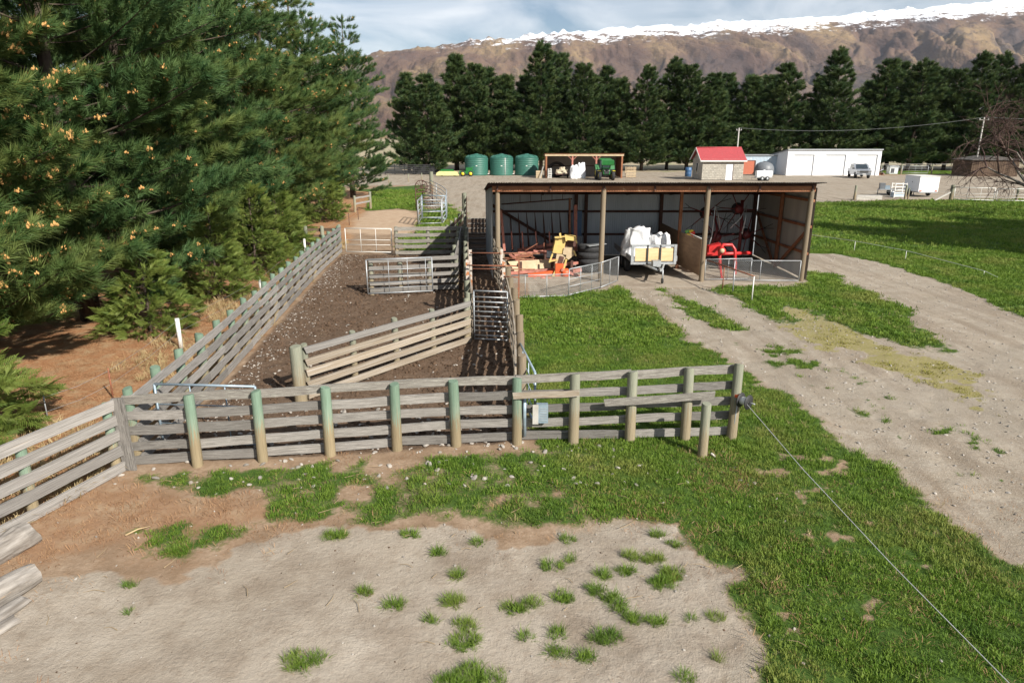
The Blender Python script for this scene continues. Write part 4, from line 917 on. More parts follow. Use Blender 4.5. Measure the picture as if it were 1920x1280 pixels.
# loading ramp at the end of the race
rp = thing('loading_ramp', 'dark planked loading ramp at the far end of the race', 'ramp', V2(-1.55, 31.6))
for i in range(14):
    a = i / 13; y = 31.7 + a * 4.6; z = .06 + a * 1.0
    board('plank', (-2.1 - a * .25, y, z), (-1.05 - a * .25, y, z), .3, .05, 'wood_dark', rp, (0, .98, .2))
    if i % 2: board('cleat', (-2.08 - a * .25, y, z + .05), (-1.07 - a * .25, y, z + .05), .05, .05, 'wood_grey', rp)
for sx in (-1, 1):
    for i in range(4):
        a = i / 3; post((-1.57 - a * .25 + sx * .62, 31.8 + a * 4.4, 0), 1.35 + a * .95, .07, 'post_grey', rp)
    for k in range(5):
        board('rail', (-1.57 + sx * .55, 31.65, .25 + k * .25), (-1.82 + sx * .55, 36.3, 1.2 + k * .25), .14, .035, 'wood_dark', rp)
tp = thing('tall_post', 'tall round timber post standing behind the loading ramp', 'post', V2(-2.63, 38.3)); post((-2.63, 38.3, 0), 2.3, .13, 'post_grey', tp, 0)
sp_ = thing('short_post', 'lone short round post in front of the yard fence', 'post', V2(3.25, 10.62)); post((3.25, 10.62, 0), .96, .082, 'post_grey', sp_, 0)

# ------------------------------------------------------------------ metal gates
def pipe(mb, a, b, r=.018, n=6): mb.tube([a, b], r, n)
def farm_gate(label, a, b, h, zs, uprights, m='galv', z0=.12, r=.02, mesh=False, name='metal_gate', rw=.012, group='metal gates', step=.0):
    a = Vector(a); b = Vector(b); t = thing(name, label, 'gate', a, 0, group); d = b - a; L_ = d.length
    f = MB(); A0, A1, B0, B1 = a + V2(0, 0, z0), a + V2(0, 0, h), b + V2(0, 0, z0), b + V2(0, 0, h)
    f.tube([A0, A1], r, 6); f.tube([B0, B1], r, 6); f.tube([A1, B1], r, 6); f.tube([A0, B0], r, 6); f.build('frame', m, t, True)
    for z in zs: MB().tube([a + V2(0, 0, z), b + V2(0, 0, z)], rw, 6).build('bar', m, t, True)
    for u in uprights: MB().tube([a + d * u + V2(0, 0, z0), a + d * u + V2(0, 0, h)], rw, 6).build('stay', m, t, True)
    if mesh:
        g = MB(); hh = h - z0; p = .085; n = int((L_ + hh) / p)
        for i in range(n):
            for s in (1, -1):
                x0 = i * p - (hh if s > 0 else 0); x1 = x0 + s * hh if s > 0 else x0 - hh
                za, zb_ = z0, h
                if s < 0: x0 = i * p; x1 = x0 - hh
                # clip to the frame
                (u0, w0), (u1, w1) = (x0, za), (x1, zb_)
                def clip(u0, w0, u1, w1):
                    if u0 == u1: return None
                    k0, k1 = 0.0, 1.0; du = u1 - u0
                    for (lo, sg) in ((0, 1), (L_, -1)):
                        num = (lo - u0) * sg; den = du * sg
                        if den > 0: k0 = max(k0, num / den)
                        elif den < 0: k1 = min(k1, num / den)
                    if k0 >= k1: return None
                    return u0 + du * k0, w0 + (w1 - w0) * k0, u0 + du * k1, w0 + (w1 - w0) * k1
                c = clip(u0, w0, u1, w1)
                if c:
                    e = d.normalized(); g.tube([a + e * c[0] + V2(0, 0, c[1]), a + e * c[2] + V2(0, 0, c[3])], .003, 3, cap=False)
        g.build('netting', 'mesh_wire', t, True)['kind'] = 'stuff'
    return t
farm_gate('white tubular gate closing the far end of the muddy yard', (-7.72, 31.7, 0), (-5.55, 31.5, 0), 1.2, [.45, .68], [.33, .66], 'white_paint', group='metal gates')
farm_gate('galvanised gate folded against the pen fence', (-4.9, 22.72, 0), (-2.75, 23.2, 0), 1.28, [.3, .48, .68, .92], [.33, .62, .9], 'galv', .12, .025)
farm_gate('grey metal gate leaning in the front left corner of the muddy yard', (-6.12, 10.98, 0), (-4.35, 10.85, 0), 1.17, [.45, .8], [.35, .7], 'galv_blue', .1, .022)
# barred metal gate across the mouth of the race
g = farm_gate('barred metal gate across the mouth of the race', (-1.0, 17.45, 0), (-.12, 17.3, 0), 1.38, [.18 + .13 * i for i in range(9)], [], 'galv', .08, .02, rw=.018)
farm_gate('blue-grey swing gate standing open beside the race end', (.12, 13.9, 0), (.42, 11.7, 0), 1.12, [.35, .6, .85], [.33, .66], 'galv_blue', .1, .025)
# rusty drafting frame over the race
rf = thing('drafting_frame', 'rusty pipe drafting frame over the race beside the lawn', 'frame', V2(-1.3, 19.9))
for (x, y, h, m) in ((-1.32, 20.0, 1.75, 'rust_white'), (-.24, 19.8, 1.75, 'rust_white'), (.2, 19.65, 1.95, 'rust'), (-1.36, 22.2, 1.7, 'rust_white'), (-.33, 22.0, 1.75, 'rust_white')):
    MB().beam((x, y, 0), (x, y, h), .09 if m != 'rust' else .04, .09 if m != 'rust' else .04, (0, 1, 0)).build('upright', m, rf, True)
for (z, x0, x1, y) in ((1.62, -1.36, .9, 22.0), (1.45, -.3, .7, 21.9), (1.1, -1.3, .75, 22.0), (1.62, -1.32, .2, 19.75), (1.3, -.24, .2, 19.7), (.95, -.24, .22, 19.7), (.5, -.24, .22, 19.7), (.15, -.24, .22, 19.7)):
    MB().tube([(x0, y + .06, z), (x1, y - .06, z)], .022, 6).build('bar', 'rust', rf, True)
# mesh gates in front of the shed
g1 = G(944, 560); g2 = G(1066, 556); g3 = G(1126, 541); g4 = G(1158, 528); g0 = (-.5, 25.2, 0)
farm_gate('chain mesh gate in front of the rusty machinery', g1, g2, .78, [], [.33, .66], 'galv', .04, .018, True)
farm_gate('rising chain mesh gate beside the second shed post', g2, g3, .95, [.35, .6], [.35, .7], 'galv', .06, .018, True)
farm_gate('small mesh gate right of the second shed post', g3, g4, .95, [], [.5], 'galv', .05, .018, True)
farm_gate('chain mesh gate closing the left half of the tedder bay', (7.3, 25.5, 0), (9.1, 25.7, 0), .82, [], [.5], 'galv', .05, .018, True)
farm_gate('chain mesh gate closing the right half of the tedder bay', (8.35, 25.35, 0), (10.8, 25.3, 0), .8, [], [.4], 'galv', .05, .018, True)
# handrail in front of the tedder bay
hr = thing('handrail', 'thin rusty pipe handrail running forward from the third shed post', 'rail', V2(7.25, 25.2)); e0, e1 = Vector((7.25, 25.2, .85)), W(1414, 518, 22.1)
MB().tube([e0, e1], .025, 6).build('bar', 'rust', hr, True)
for u, m in ((.4, 'rust'), (.62, 'galv'), (1.0, 'white_paint')):
    q = e0.lerp(e1, u); MB().tube([(q.x, q.y, -.05), q], .02, 6).build('upright', m, hr, True)
# curved portable panels beyond the pens
def panel_run(label, pts, h, nb, m, name='stock_panel', grp='portable stock panels', r=.028):
    t = thing(name, label, 'panel', pts[0], 0, grp)
    for k in range(nb):
        z = .15 + (h - .15) * k / (nb - 1); MB().tube([Vector(p) + V2(0, 0, z) for p in pts], r, 5).build('bar', m, t, True)
    for p in pts[::2] if len(pts) > 3 else pts: MB().tube([Vector(p), Vector(p) + V2(0, 0, h + .03)], r * 1.2, 5).build('upright', m, t, True)
c0 = [G(785, 424), G(832, 424)]
panel_run('pale portable stock panel facing the camera beyond the pens', [V2(-5.75, 42.3), V2(-4.35, 42.6)], 1.55, 5, 'galv')
panel_run('pale portable stock panel behind the facing panel', [V2(-5.9, 45.5), V2(-4.3, 45.0)], 1.6, 4, 'galv_blue')
panel_run('left portable panel running away beyond the pens', [V2(-5.8, 42.4), V2(-5.95, 45.4)], 1.5, 5, 'galv')
panel_run('right portable panel run curving away toward the gravel yard', [V2(-4.3, 42.6), V2(-4.35, 46), V2(-4.7, 50), V2(-5.4, 54), V2(-6.3, 58), V2(-7.3, 62)], 1.6, 6, 'galv')
panel_run('dark curved panel run sweeping left at the far end', [V2(-7.2, 52), V2(-6.6, 53.5), V2(-6.4, 56), V2(-6.9, 59), V2(-7.9, 61.5)], 1.55, 6, 'rust_dark')
wp = thing('tall_post', 'pale post beside the wagon wheel beyond the curved panels', 'post', V2(-7.95, 69)); post((-7.95, 69, 0), 2.0, .2, 'post_grey', wp, 0)
ww = thing('wagon_wheel', 'old iron wagon wheel propped up beyond the curved panels', 'wheel', (-8.9, 68.5, .62), R(15))
ri = MB()
ri.tube([(.6 * math.cos(6.283 * k / 20), 0, .6 * math.sin(6.283 * k / 20)) for k in range(21)], .045, 5, cap=False); ri.build('rim', 'rust_dark', ww)
for k in range(10): MB().tube([(.08 * math.cos(.628 * k), 0, .08 * math.sin(.628 * k)), (.58 * math.cos(.628 * k), 0, .58 * math.sin(.628 * k))], .025, 4).build('spoke', 'rust_dark', ww)
MB().tube([(0, -.1, 0), (0, .1, 0)], .09, 8).build('hub', 'rust_dark', ww)
# little posts and rails along the far grass patch
for i, (px, py, h, lab) in enumerate([(729, 343, .95, 'leftmost short dark post on the edge of the far grass patch'), (766, 341, .95, 'middle short dark post on the edge of the far grass patch'), (791, 339, .95, 'rightmost short dark post on the edge of the far grass patch')]):
    q = G(px, py); t = thing('marker_post', lab, 'post', q, 0, 'short posts by the far grass'); post(q, h, .06, 'post_grey', t)
q = G(695, 392); t = thing('hitching_rail', 'white post and rail stub beside the pines past the gate', 'fence', q)
post(q, 1.3, .1, 'post_grey', t); post(q + V2(-.65, -2.4), 1.2, .09, 'post_grey', t)
for z in (.6, 1.0): board('rail', q + V2(0, 0, z), q + V2(-.65, -2.4, z), .12, .04, 'wood_silver', t)
# white and iron posts of the wire fence under the pines
wf = thing('wire_fence', 'sagging wire fence on white and rusty posts under the pines', 'fence', V2(-8.3, 10))
wps = []
for (px, py, ty, rr, m) in ((340, 655, 597, .055, 'white_paint'), (489, 545, 522, .05, 'white_paint'), (573, 480, 447, .055, 'white_paint'), (212, 745, 690, .018, 'rust'), (90, 785, 765, .012, 'galv'), (655, 422, 400, .02, 'rust_dark'), (672, 412, 388, .02, 'rust_dark')):
    g_ = G(px, py); h = W(px, ty, g_.y).z
    MB().tube([(g_.x, g_.y, -.05), (g_.x, g_.y, max(.5, h))], rr, 8).build('post', m, wf, True); wps.append(Vector((g_.x, g_.y, max(.5, h))))
wps.sort(key=lambda v: v.y)
for dz in (.06, .35):
    for a, b in zip(wps, wps[1:]): MB().tube([a - V2(0, 0, dz), (a + b) / 2 - V2(0, 0, dz + .05), b - V2(0, 0, dz)], .004, 3, cap=False).build('wire', 'galv', wf, True)
# electric fence reel and polywire
rl = thing('fence_reel', 'black electric fence reel wound with white tape on the end post', 'reel', (4.06, 11.12, .80), R(40))
for s in (-1, 1):
    MB().lathe([(.02, s * .075 - .008), (.13, s * .075 - .008), (.135, s * .075), (.13, s * .075 + .008), (.02, s * .075 + .008)], 20, axis='Y').build('flange', 'black', rl)
MB().lathe([(.0, -.065), (.07, -.065), (.075, 0), (.07, .065), (0, .065)], 18, axis='Y').build('tape_drum', 'white_paint', rl)
MB().tube([(0, -.2, 0), (0, -.08, 0)], .012, 6).build('axle', 'galv', rl); MB().box((0, .14, .05), (.05, .1, .05)).build('insulator', 'orange_paint', rl)
MB().tube([(0, .13, 0), (0, .17, -.8)], .01, 6).build('stake', 'galv', rl)
pw = MB(); a = Vector((4.07, 11.1, .78)); b = W(1912, 1300, 4.9); pw.tube([a, a.lerp(b, .35) - V2(0, 0, .08), a.lerp(b, .7) - V2(0, 0, .07), b], .0055, 5, cap=False)
tag(pw.build('electric_wire', 'wire'), 'white electric fence line running from the reel to the lower right', 'wire')
ef = thing('electric_fence', 'low white wire fence on thin standards along the right lawn', 'fence', V2(15, 34)); pts_ = [W(1520, 440, 35), W(1604, 452, 32.5), W(1700, 470, 30), W(1846, 508, 26.6), W(1925, 545, 24.5)]
MB().tube(pts_, .008, 4, cap=False).build('wire', 'wire', ef, True)
for p in pts_[1:4]: MB().tube([(p.x, p.y, -.05), p], .012, 5).build('standard', 'white_paint', ef, True)
# switch box and plank on the fence
sb = thing('switch_box', 'pale weathered metal box with a board lid fixed to the yard fence', 'box', (.44, 11.12, .42))
MB().box((.09, 0, .16), (.2, .12, .34)).build('case', 'galv_blue', sb); MB().box((-.03, -.075, .16), (.1, .02, .36)).build('cover_board', 'wood_grey' if False else 'concrete', sb); MB().tube([(-.22, .05, -.3), (-.22, .05, .5)], .035, 8).build('pipe', 'galv_blue', sb)
for k in range(6): MB().box((.11, -.0625, .04 + k * .045), (.12, .006, .012)).build('louvre', 'galv', sb)

# ------------------------------------------------------------------ implement shed
sh = thing('implement_shed', 'open-fronted corrugated implement shed with rusty beams and round posts', 'shed', V2(-.53, 25.4))
FP = [V2(-.53, 25.5), V2(3.34, 25.4), V2(7.15, 25.4), V2(10.93, 25.43)]
for i, p in enumerate(FP): post(p, 3.48, .095, 'post_brown', sh, .004)
SHEET = {}
def sheet_mesh(wd, ht, waves, m, amp=.012):
    k = (round(wd, 3), round(ht, 3), waves, m)
    if k in SHEET: return SHEET[k]
    n = waves * 4; vs = []; fs = []
    for i in range(n + 1):
        x = -wd / 2 + wd * i / n; y = amp * math.sin(2 * math.pi * i / 4 + .785)
        vs += [(x, y, 0), (x, y, ht)]
    for i in range(n): fs.append((2 * i, 2 * i + 2, 2 * i + 3, 2 * i + 1))
    me = bpy.data.meshes.new('sheet'); me.from_pydata(vs, [], fs); me.polygons.foreach_set('use_smooth', [True] * len(fs)); me.materials.append(MATS[m]); SHEET[k] = me
    return me
def sheet_wall(a, b, h0, h1, m, parent, wd=.76, waves=8, name='wall_sheet', amp=.012, z0=.03):
    a = Vector(a); b = Vector(b); L_ = (b - a).length; n = max(1, round(L_ / wd)); w_ = L_ / n; d = (b - a).normalized(); ang = math.atan2(d.y, d.x)
    for i in range(n):
        u = (i + .5) / n; h = h0 + (h1 - h0) * u
        o = link(name, sheet_mesh(w_ * 1.03, 1.0, waves, m, amp), parent); p = a.lerp(b, u) + Vector((-d.y, d.x, 0)) * (.004 * (i % 2))
        o.location = Vector((p.x, p.y, z0)) - Vector((parent.location.x, parent.location.y, 0)) if parent.rotation_euler.z == 0 and parent.get('wld', 1) else Vector((p.x, p.y, z0)); o.rotation_euler = (0, 0, ang); o.scale = (1, 1, h)
sheet_wall((-1.12, 31.45, 0), (11.2, 31.45, 0), 2.9, 2.9, 'zinc', sh)
sheet_wall((11.17, 25.5, 0), (11.17, 31.4, 0), 3.45, 2.9, 'zinc_old', sh)
sheet_wall((-.72, 25.7, 0), (-1.18, 31.4, 0), 3.4, 2.9, 'zinc', sh)
for i, p in enumerate([V2(-1.0, 31.3), V2(2.9, 31.3), V2(6.75, 31.3), V2(10.98, 31.28), V2(3.35, 31.3)]): MB().beam(p, p + V2(0, 0, 2.85), .14, .14, (0, 1, 0)).build('back_post', 'rust_dark', sh, True)
p = V2(11.05, 28.4); MB().beam(p, p + V2(0, 0, 3.1), .12, .12, (0, 1, 0)).build('side_post', 'rust_beam', sh, True)
for z in (.97, 2.0, 2.8): MB().beam((-1.05, 31.38, z), (11.1, 31.38, z), .05, .1).build('girt', 'rust_dark', sh, True)
for z in (1.0, 2.0, 2.95): MB().beam((11.1, 25.5, z + .03), (11.1, 31.3, z - .08), .05, .1).build('girt', 'rust_beam', sh, True)
for a, b in (((11.02, 25.6, 1.9), (11.02, 28.2, .1)), ((11.02, 31.1, 2.0), (11.02, 28.6, .1)), ((-.9, 31.22, 2.3), (2.6, 31.22, .2))): MB().beam(a, b, .05, .13).build('brace', 'rust_beam' if a[0] > 0 else 'rust_dark', sh, True)
MB().beam((-.72, 25.4, 3.42), (11.05, 25.4, 3.42), .07, .2).build('front_beam', 'rust_beam', sh, True)
for i in range(6):
    y = 25.6 + i * 1.12; z = 3.56 - i * .125; MB().beam((-.9 - i * .06, y, z), (11.15, y, z), .06, .11).build('purlin', 'rust_dark', sh, True)
for p in FP + [V2(5.2, 25.4), V2(9, 25.4), V2(1.4, 25.4)]: MB().beam((p.x, 25.3, 3.46), (p.x - .02, 31.4, 2.80), .06, .16).build('rafter', 'rust_dark', sh, True)
nroof = 16
for i in range(nroof):
    u = (i + .5) / nroof; xf = -.85 + 12.1 * u; xb = -1.3 + 12.7 * u; dx = (xb - xf); me_ = sheet_mesh(.80, 6.62, 9, 'roof_dark', .016)
    o = link('roof_sheet', me_, sh); o.location = Vector((xf, 25.02, 3.66 + .004 * (i % 2))) - Vector(sh.location); o.rotation_euler = (R(-90 - 6.3), 0, -math.atan2(dx, 6.6)); o.scale = (1, 1, 1)
# partition of plywood in the shed
pa = [V2(7.12, 25.55), V2(6.86, 28.1), V2(6.72, 31.2)]
for i in range(2):
    a, b = pa[i] + V2(.0, .06), pa[i + 1] - V2(0, .06); MB().beam(a + V2(0, 0, .85 if i == 0 else .85), b + V2(0, 0, .85), .02, 1.35).build('ply_panel', 'ply', sh, True)
MB().beam(pa[1], pa[1] + V2(0, 0, 3.2), .12, .12, (0, 1, 0)).build('partition_post', 'rust_beam', sh, True)
# ---- machinery in the first bay
def dsh(t): return t
hw = thing('folding_harrow', 'rusty red folding harrow with a row of upright stakes in the left bay', 'harrow', V2(1.2, 28.4))
B0, B1 = W(962, 478, 28.2), W(1058, 462, 28.8)
MB().beam(B0, B1, .5, .10).build('deck_beam', 'red_faded', hw, True); MB().beam(B0 + V2(.2, .5, .12), B1 + V2(0, .5, .12), .12, .12).build('rear_beam', 'red_faded', hw, True)
MB().beam(W(946, 470, 28.0), W(939, 394, 28.0), .15, .10).build('end_post', 'red_faded', hw, True)
for (x0, y0, x1, y1) in ((961, 467, 959, 434), (981, 466, 979, 434), (1007, 463, 1004, 434), (1031, 461, 1030, 434)):
    MB().beam(W(x0, y0, 28.3), W(x1, y1, 28.3), .10, .05).build('stake', 'red_faded', hw, True)
for i in range(8):
    px = 958 + i * 15.5; MB().tube([W(px + 3, 470, 29.6), W(px, 425, 29.8), W(px - 2, 400 - i * .6, 29.9)], [.045, .035, .015], 5).build('tine', 'rust_dark', hw, True)
MB().tube([W(940, 383, 29.4), W(1073, 373, 29.4)], .03, 6).build('top_bar', 'rust_dark', hw, True)
for i in range(5): MB().tube([W(975 + i * 20, 381 - i * 1.4, 29.4), W(975 + i * 20, 366 - i * 1.5, 29.4)], .012, 4).build('spike', 'rust_dark', hw, True)
MB().beam(W(1068, 470, 29.3), W(1068, 372, 29.3), .45, .06).build('end_plate', 'rust', hw, True)
MB().beam(W(1079, 470, 29.2), W(1079, 384, 29.2), .14, .14).build('end_upright', 'red_faded', hw, True)
for z in (.25, .6): MB().beam((B0.x + .2, 28.3, z), (B1.x - .1, 28.7, z), .1, .1).build('under_frame', 'red_faded', hw, True)
for x in (.45, 1.4, 2.3): MB().beam((x, 28.4, 0), (x, 28.4, 1.05), .08, .08, (0, 1, 0)).build('leg', 'rust_dark', hw, True)
cs = thing('implement_chassis', 'low rusty red chassis with a tan plate lying in the left bay', 'implement', V2(.9, 27))
a, b = W(952, 492, 27), W(1062, 490, 27)
MB().add([W(952, 490, 26.9), W(1030, 486, 27.2), W(1034, 502, 27.0), W(966, 510, 26.7), W(952, 491, 27.0), W(1030, 487, 27.3), W(1034, 503, 27.1), W(966, 511, 26.8)], [(0, 1, 2, 3), (7, 6, 5, 4), (0, 4, 5, 1), (1, 5, 6, 2), (2, 6, 7, 3), (3, 7, 4, 0)]).build('tan_plate', 'cream_plate', cs, True)
for (x0, y0, x1, y1, Y, wd, m, nm) in ((955, 512, 1040, 505, 26.7, .12, 'red_faded', 'side_rail'), (940, 486, 1000, 478, 27.4, .1, 'rust', 'cross_rail'), (975, 492, 955, 476, 27.2, .07, 'red_faded', 'strut'), (995, 480, 1032, 497, 27.4, .06, 'rust', 'strut'), (1000, 470, 1032, 476, 27.6, .08, 'red_faded', 'strut'), (990, 517, 1042, 510, 26.4, .16, 'orange_paint', 'orange_beam'), (1050, 514, 1090, 505, 26.6, .14, 'red_faded', 'side_rail'), (1045, 498, 1086, 492, 27.2, .1, 'red_faded', 'cross_rail'), (1052, 505, 1086, 518, 26.3, .1, 'red_faded', 'strut'), (985, 470, 1010, 455, 27.8, .03, 'rust', 'rod'), (1020, 505, 1020, 455, 27.4, .03, 'rust', 'rod'), (960, 525, 1040, 520, 26.1, .05, 'rust_dark', 'rod')):
    MB().beam(W(x0, y0, Y), W(x1, y1, Y + .15), wd, wd).build(nm, m, cs, True)
for (x, y) in ((.35, 26.8), (1.6, 26.9), (2.4, 27.1)): MB().beam((x, y, 0), (x, y, .5), .1, .1, (0, 1, 0)).build('leg', 'rust_dark', cs, True)
MB().lathe([(.16, -.12), (.19, -.08), (.19, .08), (.16, .12), (0, .12)], 14, W(1060, 512, 26.4), 'X').build('roller', 'orange_paint', cs, True)
for k, (px, py) in enumerate(((1018, 524), (1030, 525), (1002, 526))): MB().lathe([(.02, -.03), (.12, -.03), (.12, .03), (.02, .03)], 10, W(px, py, 26.0), 'Y').build('disc', 'red_faded', cs, True)
MB().box(W(1033, 476, 27.1), (.34, .2, .26)).build('blue_box', 'galv_blue', cs, True)
ym = thing('yellow_header', 'yellow machine head standing upright among the rusty implements', 'machine', V2(2.0, 26.5)); Yy = 26.5
def plate(pxs, Y, th, nm, m, par): 
    P_ = [W(x, y, Y) for x, y in pxs]; n = len(P_); vs = P_ + [q + V2(0, th, 0) for q in P_]
    MB().add(vs, [tuple(range(n)), tuple(reversed(range(n, 2 * n)))] + [(i, (i + 1) % n, n + (i + 1) % n, n + i) for i in range(n)]).build(nm, m, par, True)
plate([(1042, 448), (1062, 447), (1056, 476), (1036, 474)], Yy, .5, 'left_housing', 'yellow_paint', ym)
plate([(1060, 450), (1080, 447), (1079, 462), (1056, 466)], Yy + .15, .35, 'hollow', 'rust_dark', ym)
plate([(1057, 465), (1074, 464), (1077, 478), (1066, 487), (1055, 478)], Yy - .05, .4, 'lower_housing', 'cream_plate', ym)
plate([(1061, 442), (1081, 445), (1080, 452), (1062, 450)], Yy - .12, .5, 'hood', 'yellow_paint', ym)
plate([(1044, 476), (1062, 478), (1056, 497), (1039, 503)], Yy - .05, .25, 'chute', 'cream_plate', ym)
plate([(1050, 480), (1058, 482), (1052, 500), (1045, 498)], Yy - .09, .03, 'chute_slot', 'rust_dark', ym)
for (x0, y0, x1, y1, wd) in ((1062, 486, 1052, 522, .07), (1036, 476, 1030, 492, .06), (1030, 490, 1045, 487, .05), (1040, 445, 1062, 443, .05), (1051, 446, 1050, 437, .07), (1078, 446, 1082, 456, .05), (1076, 470, 1080, 480, .05), (1036, 520, 1046, 500, .09), (1060, 440, 1062, 452, .06)):
    MB().beam(W(x0, y0, Yy - .1), W(x1, y1, Yy - .1), wd, wd).build('arm', 'yellow_paint', ym, True)
MB().box((W(1048, 520, Yy).x, Yy, .25), (.3, .35, .5)).build('foot', 'orange_paint', ym, True)
# tyres
def tyre_obj(c, R_, r, label, grp, rz=0):
    mb = MB(); prof = []
    for k in range(11): t = 2 * math.pi * k / 10; prof.append((R_ - r + r * math.copysign(abs(math.cos(t)) ** .6, math.cos(t)), r * 1.05 * math.copysign(abs(math.sin(t)) ** .7, math.sin(t)) + r * 1.05))
    mb.lathe(prof, 24); o = mb.build('tyre', 'tyre', None, center=False); o.location = c; tag(o, label, 'tyre', grp); o.rotation_euler = (random.uniform(-.04, .04), .03, rz); return o
tx = W(1103, 500, 27.4)
for k, lab in enumerate(('lowest black tyre of the stack in the left bay', 'second lowest black tyre of the stack in the left bay', 'third black tyre up the stack in the left bay', 'topmost black tyre of the stack in the left bay')):
    tyre_obj((tx.x + .04 * (k % 2), 27.5, .02 + k * .26), .5, .13, lab, 'stacked tyres')
lid = MB().beam((tx.x - .1, 27.0, 1.10), (tx.x + .62, 27.25, 1.16), .3, .02).build('scrap_sheet', 'galv', None); tag(lid, 'bent scrap sheet lying on the tyre stack', 'sheet')
bp = MB().box(W(1082, 428, 30.6), (.4, .1, 1.1)).build('steel_sheet', 'blue_plastic', None); bp.location.z = 1.0; tag(bp, 'blue panel leaning on the back wall behind the yellow machine', 'panel')
# ---- trailer with bulk bags in the middle bay
def wheel(par, c, R_, w_, axis='X', rim='galv', rims=.6):
    c = Vector(c); t_ = MB(); t_.lathe([(R_ * .6, -w_ / 2), (R_ * .92, -w_ / 2), (R_, -w_ * .3), (R_, w_ * .3), (R_ * .92, w_ / 2), (R_ * .6, w_ / 2)], 18, c, axis); o = t_.build('wheel', 'tyre', par)
    MB().lathe([(0, -w_ * .35), (R_ * rims, -w_ * .4), (R_ * rims, w_ * .4), (0, w_ * .35)], 14, (0, 0, 0), axis).build('rim', rim, o); return o
tr = thing('flatbed_trailer', 'galvanised tandem trailer with a wooden headboard in the middle bay', 'trailer', (5.44, 26.0, -.0), R(2))
for i in range(7): MB().box((-.72 + i * .24, 1.75, .68), (.225, 3.5, .04)).build('deck_plank', 'galv', tr)
for sx in (-1, 1):
    MB().box((sx * .88, 1.75, .76), (.05, 3.5, .2)).build('side_rail', 'galv', tr)
    for y in (1.5, 2.3): wheel(tr, (sx * .72, y, .31), .31, .2)
    MB().tube([(sx * .5, .3, .55), (sx * .08, -1.0, .5)], .04, 6).build('drawbar', 'galv', tr)
    MB().box((sx * .6, 1.75, .58), (.08, 3.4, .14)).build('chassis_rail', 'galv', tr)
MB().box((0, 1.5, .31), (1.3, .06, .06)).build('axle', 'black', tr); MB().box((0, 2.3, .31), (1.3, .06, .06)).build('axle', 'black', tr)
MB().box((0, -.15, .52), (.5, .1, .1)).build('cross_member', 'galv', tr)
for i in range(3): MB().box((-.50 + i * .5, -.01, .92), (.46, .03, .5)).build('board_panel', 'ply_light', tr)
for x in (-.86, -.27, .23, .82): MB().box((x * .98, -.045, .92), (.06 if abs(x) < .5 else .1, .04, .74)).build('stake', 'black' if abs(x) < .5 else 'galv', tr)
for z in (.59, 1.26): MB().box((-.02, -.02, z), (1.76, .06, .09)).build('headboard_rail', 'galv', tr)
MB().tube([(.12, -1.0, .52), (.12, -1.0, .1)], .03, 6).build('jockey_stem', 'galv', tr); wheel(tr, (.12, -1.0, .1), .1, .06, 'X')
MB().box((0, -1.12, .54), (.1, .25, .09)).build('coupling', 'galv', tr); MB().box((0, -.4, .66), (.3, .3, .2)).build('winch_box', 'galv', tr)
def bag(name, c, sx, sy, sz, label, seed, m='bag_white', grp=None, neck=True):
    bm = bmesh.new(); bmesh.ops.create_cube(bm, size=1); bmesh.ops.subdivide_edges(bm, edges=bm.edges, cuts=9, use_grid_fill=True); r = random.Random(seed)
    for v in bm.verts:
        q = v.co.copy(); k = 1 - .28 * (abs(q.x * 2) ** 3 * abs(q.y * 2) ** 3); z = q.z + .5
        n = noise2(q.x * 3 + seed + q.z * 1.5, q.y * 3 + q.z * 2, 1.5, seed, 4) - .5; n2_ = noise2(q.z * 4 + q.x * 3, q.y * 4 - q.z, 2.0, seed + 5, 4) - .5
        v.co = Vector((q.x * k * (1.05 - .25 * z) + n * .34, q.y * k * (1.05 - .25 * z) + n2_ * .34, z + (n + n2_) * .5 * z)); v.co.x *= sx; v.co.y *= sy; v.co.z *= sz
    me = bpy.data.meshes.new(name); bm.to_mesh(me); bm.free(); me.polygons.foreach_set('use_smooth', [True] * len(me.polygons)); me.materials.append(MATS[m])
    o = link(name, me); o.location = c; md = o.modifiers.new('s', 'SUBSURF'); md.levels = md.render_levels = 1; tag(o, label, 'bag', grp); return o
bag('bulk_bag', (5.0, 27.3, .70), 1.15, 1.1, 1.05, 'white crumpled bulk bag at the left of the trailer deck', 3, grp='bulk bags on the trailer')
bag('bulk_bag', (5.85, 27.2, .70), .95, .95, .85, 'white crumpled bulk bag at the right of the trailer deck', 5, grp='bulk bags on the trailer')
# ---- tedder in the right bay
td = thing('hay_tedder', 'red hay tedder with folded rotor arms and white guard hoops in the right bay', 'tedder', V2(8.6, 27.3))
def rot_hub(c, label):
    c = Vector(c); MB().lathe([(0, -.1), (.14, -.1), (.18, 0), (.14, .1), (0, .1)], 12, c, 'Y').build('rotor_hub', 'red_shaded', td, True)
    for k in range(6):
        a = k * 1.047 + c.x; e = c + Vector((math.cos(a) * .72, random.uniform(-.1, .1), math.sin(a) * .72)); MB().tube([c, e], .022, 5).build('rotor_arm', 'red_shaded', td, True)
        for s in (-.1, .1): MB().tube([e, e + Vector((math.cos(a + s * 3) * .35, -.25, math.sin(a + s * 3) * .35))], .012, 4).build('tine', 'black', td, True)
    MB().lathe([(.12, .12), (.22, .14), (.25, .2), (.22, .26), (.12, .28)], 16, c, 'Y').build('wheel', 'tyre', td, True)
for q in ((1325, 400), (1385, 392), (1345, 445), (1400, 440)): rot_hub(W(q[0], q[1], 28.6), '')
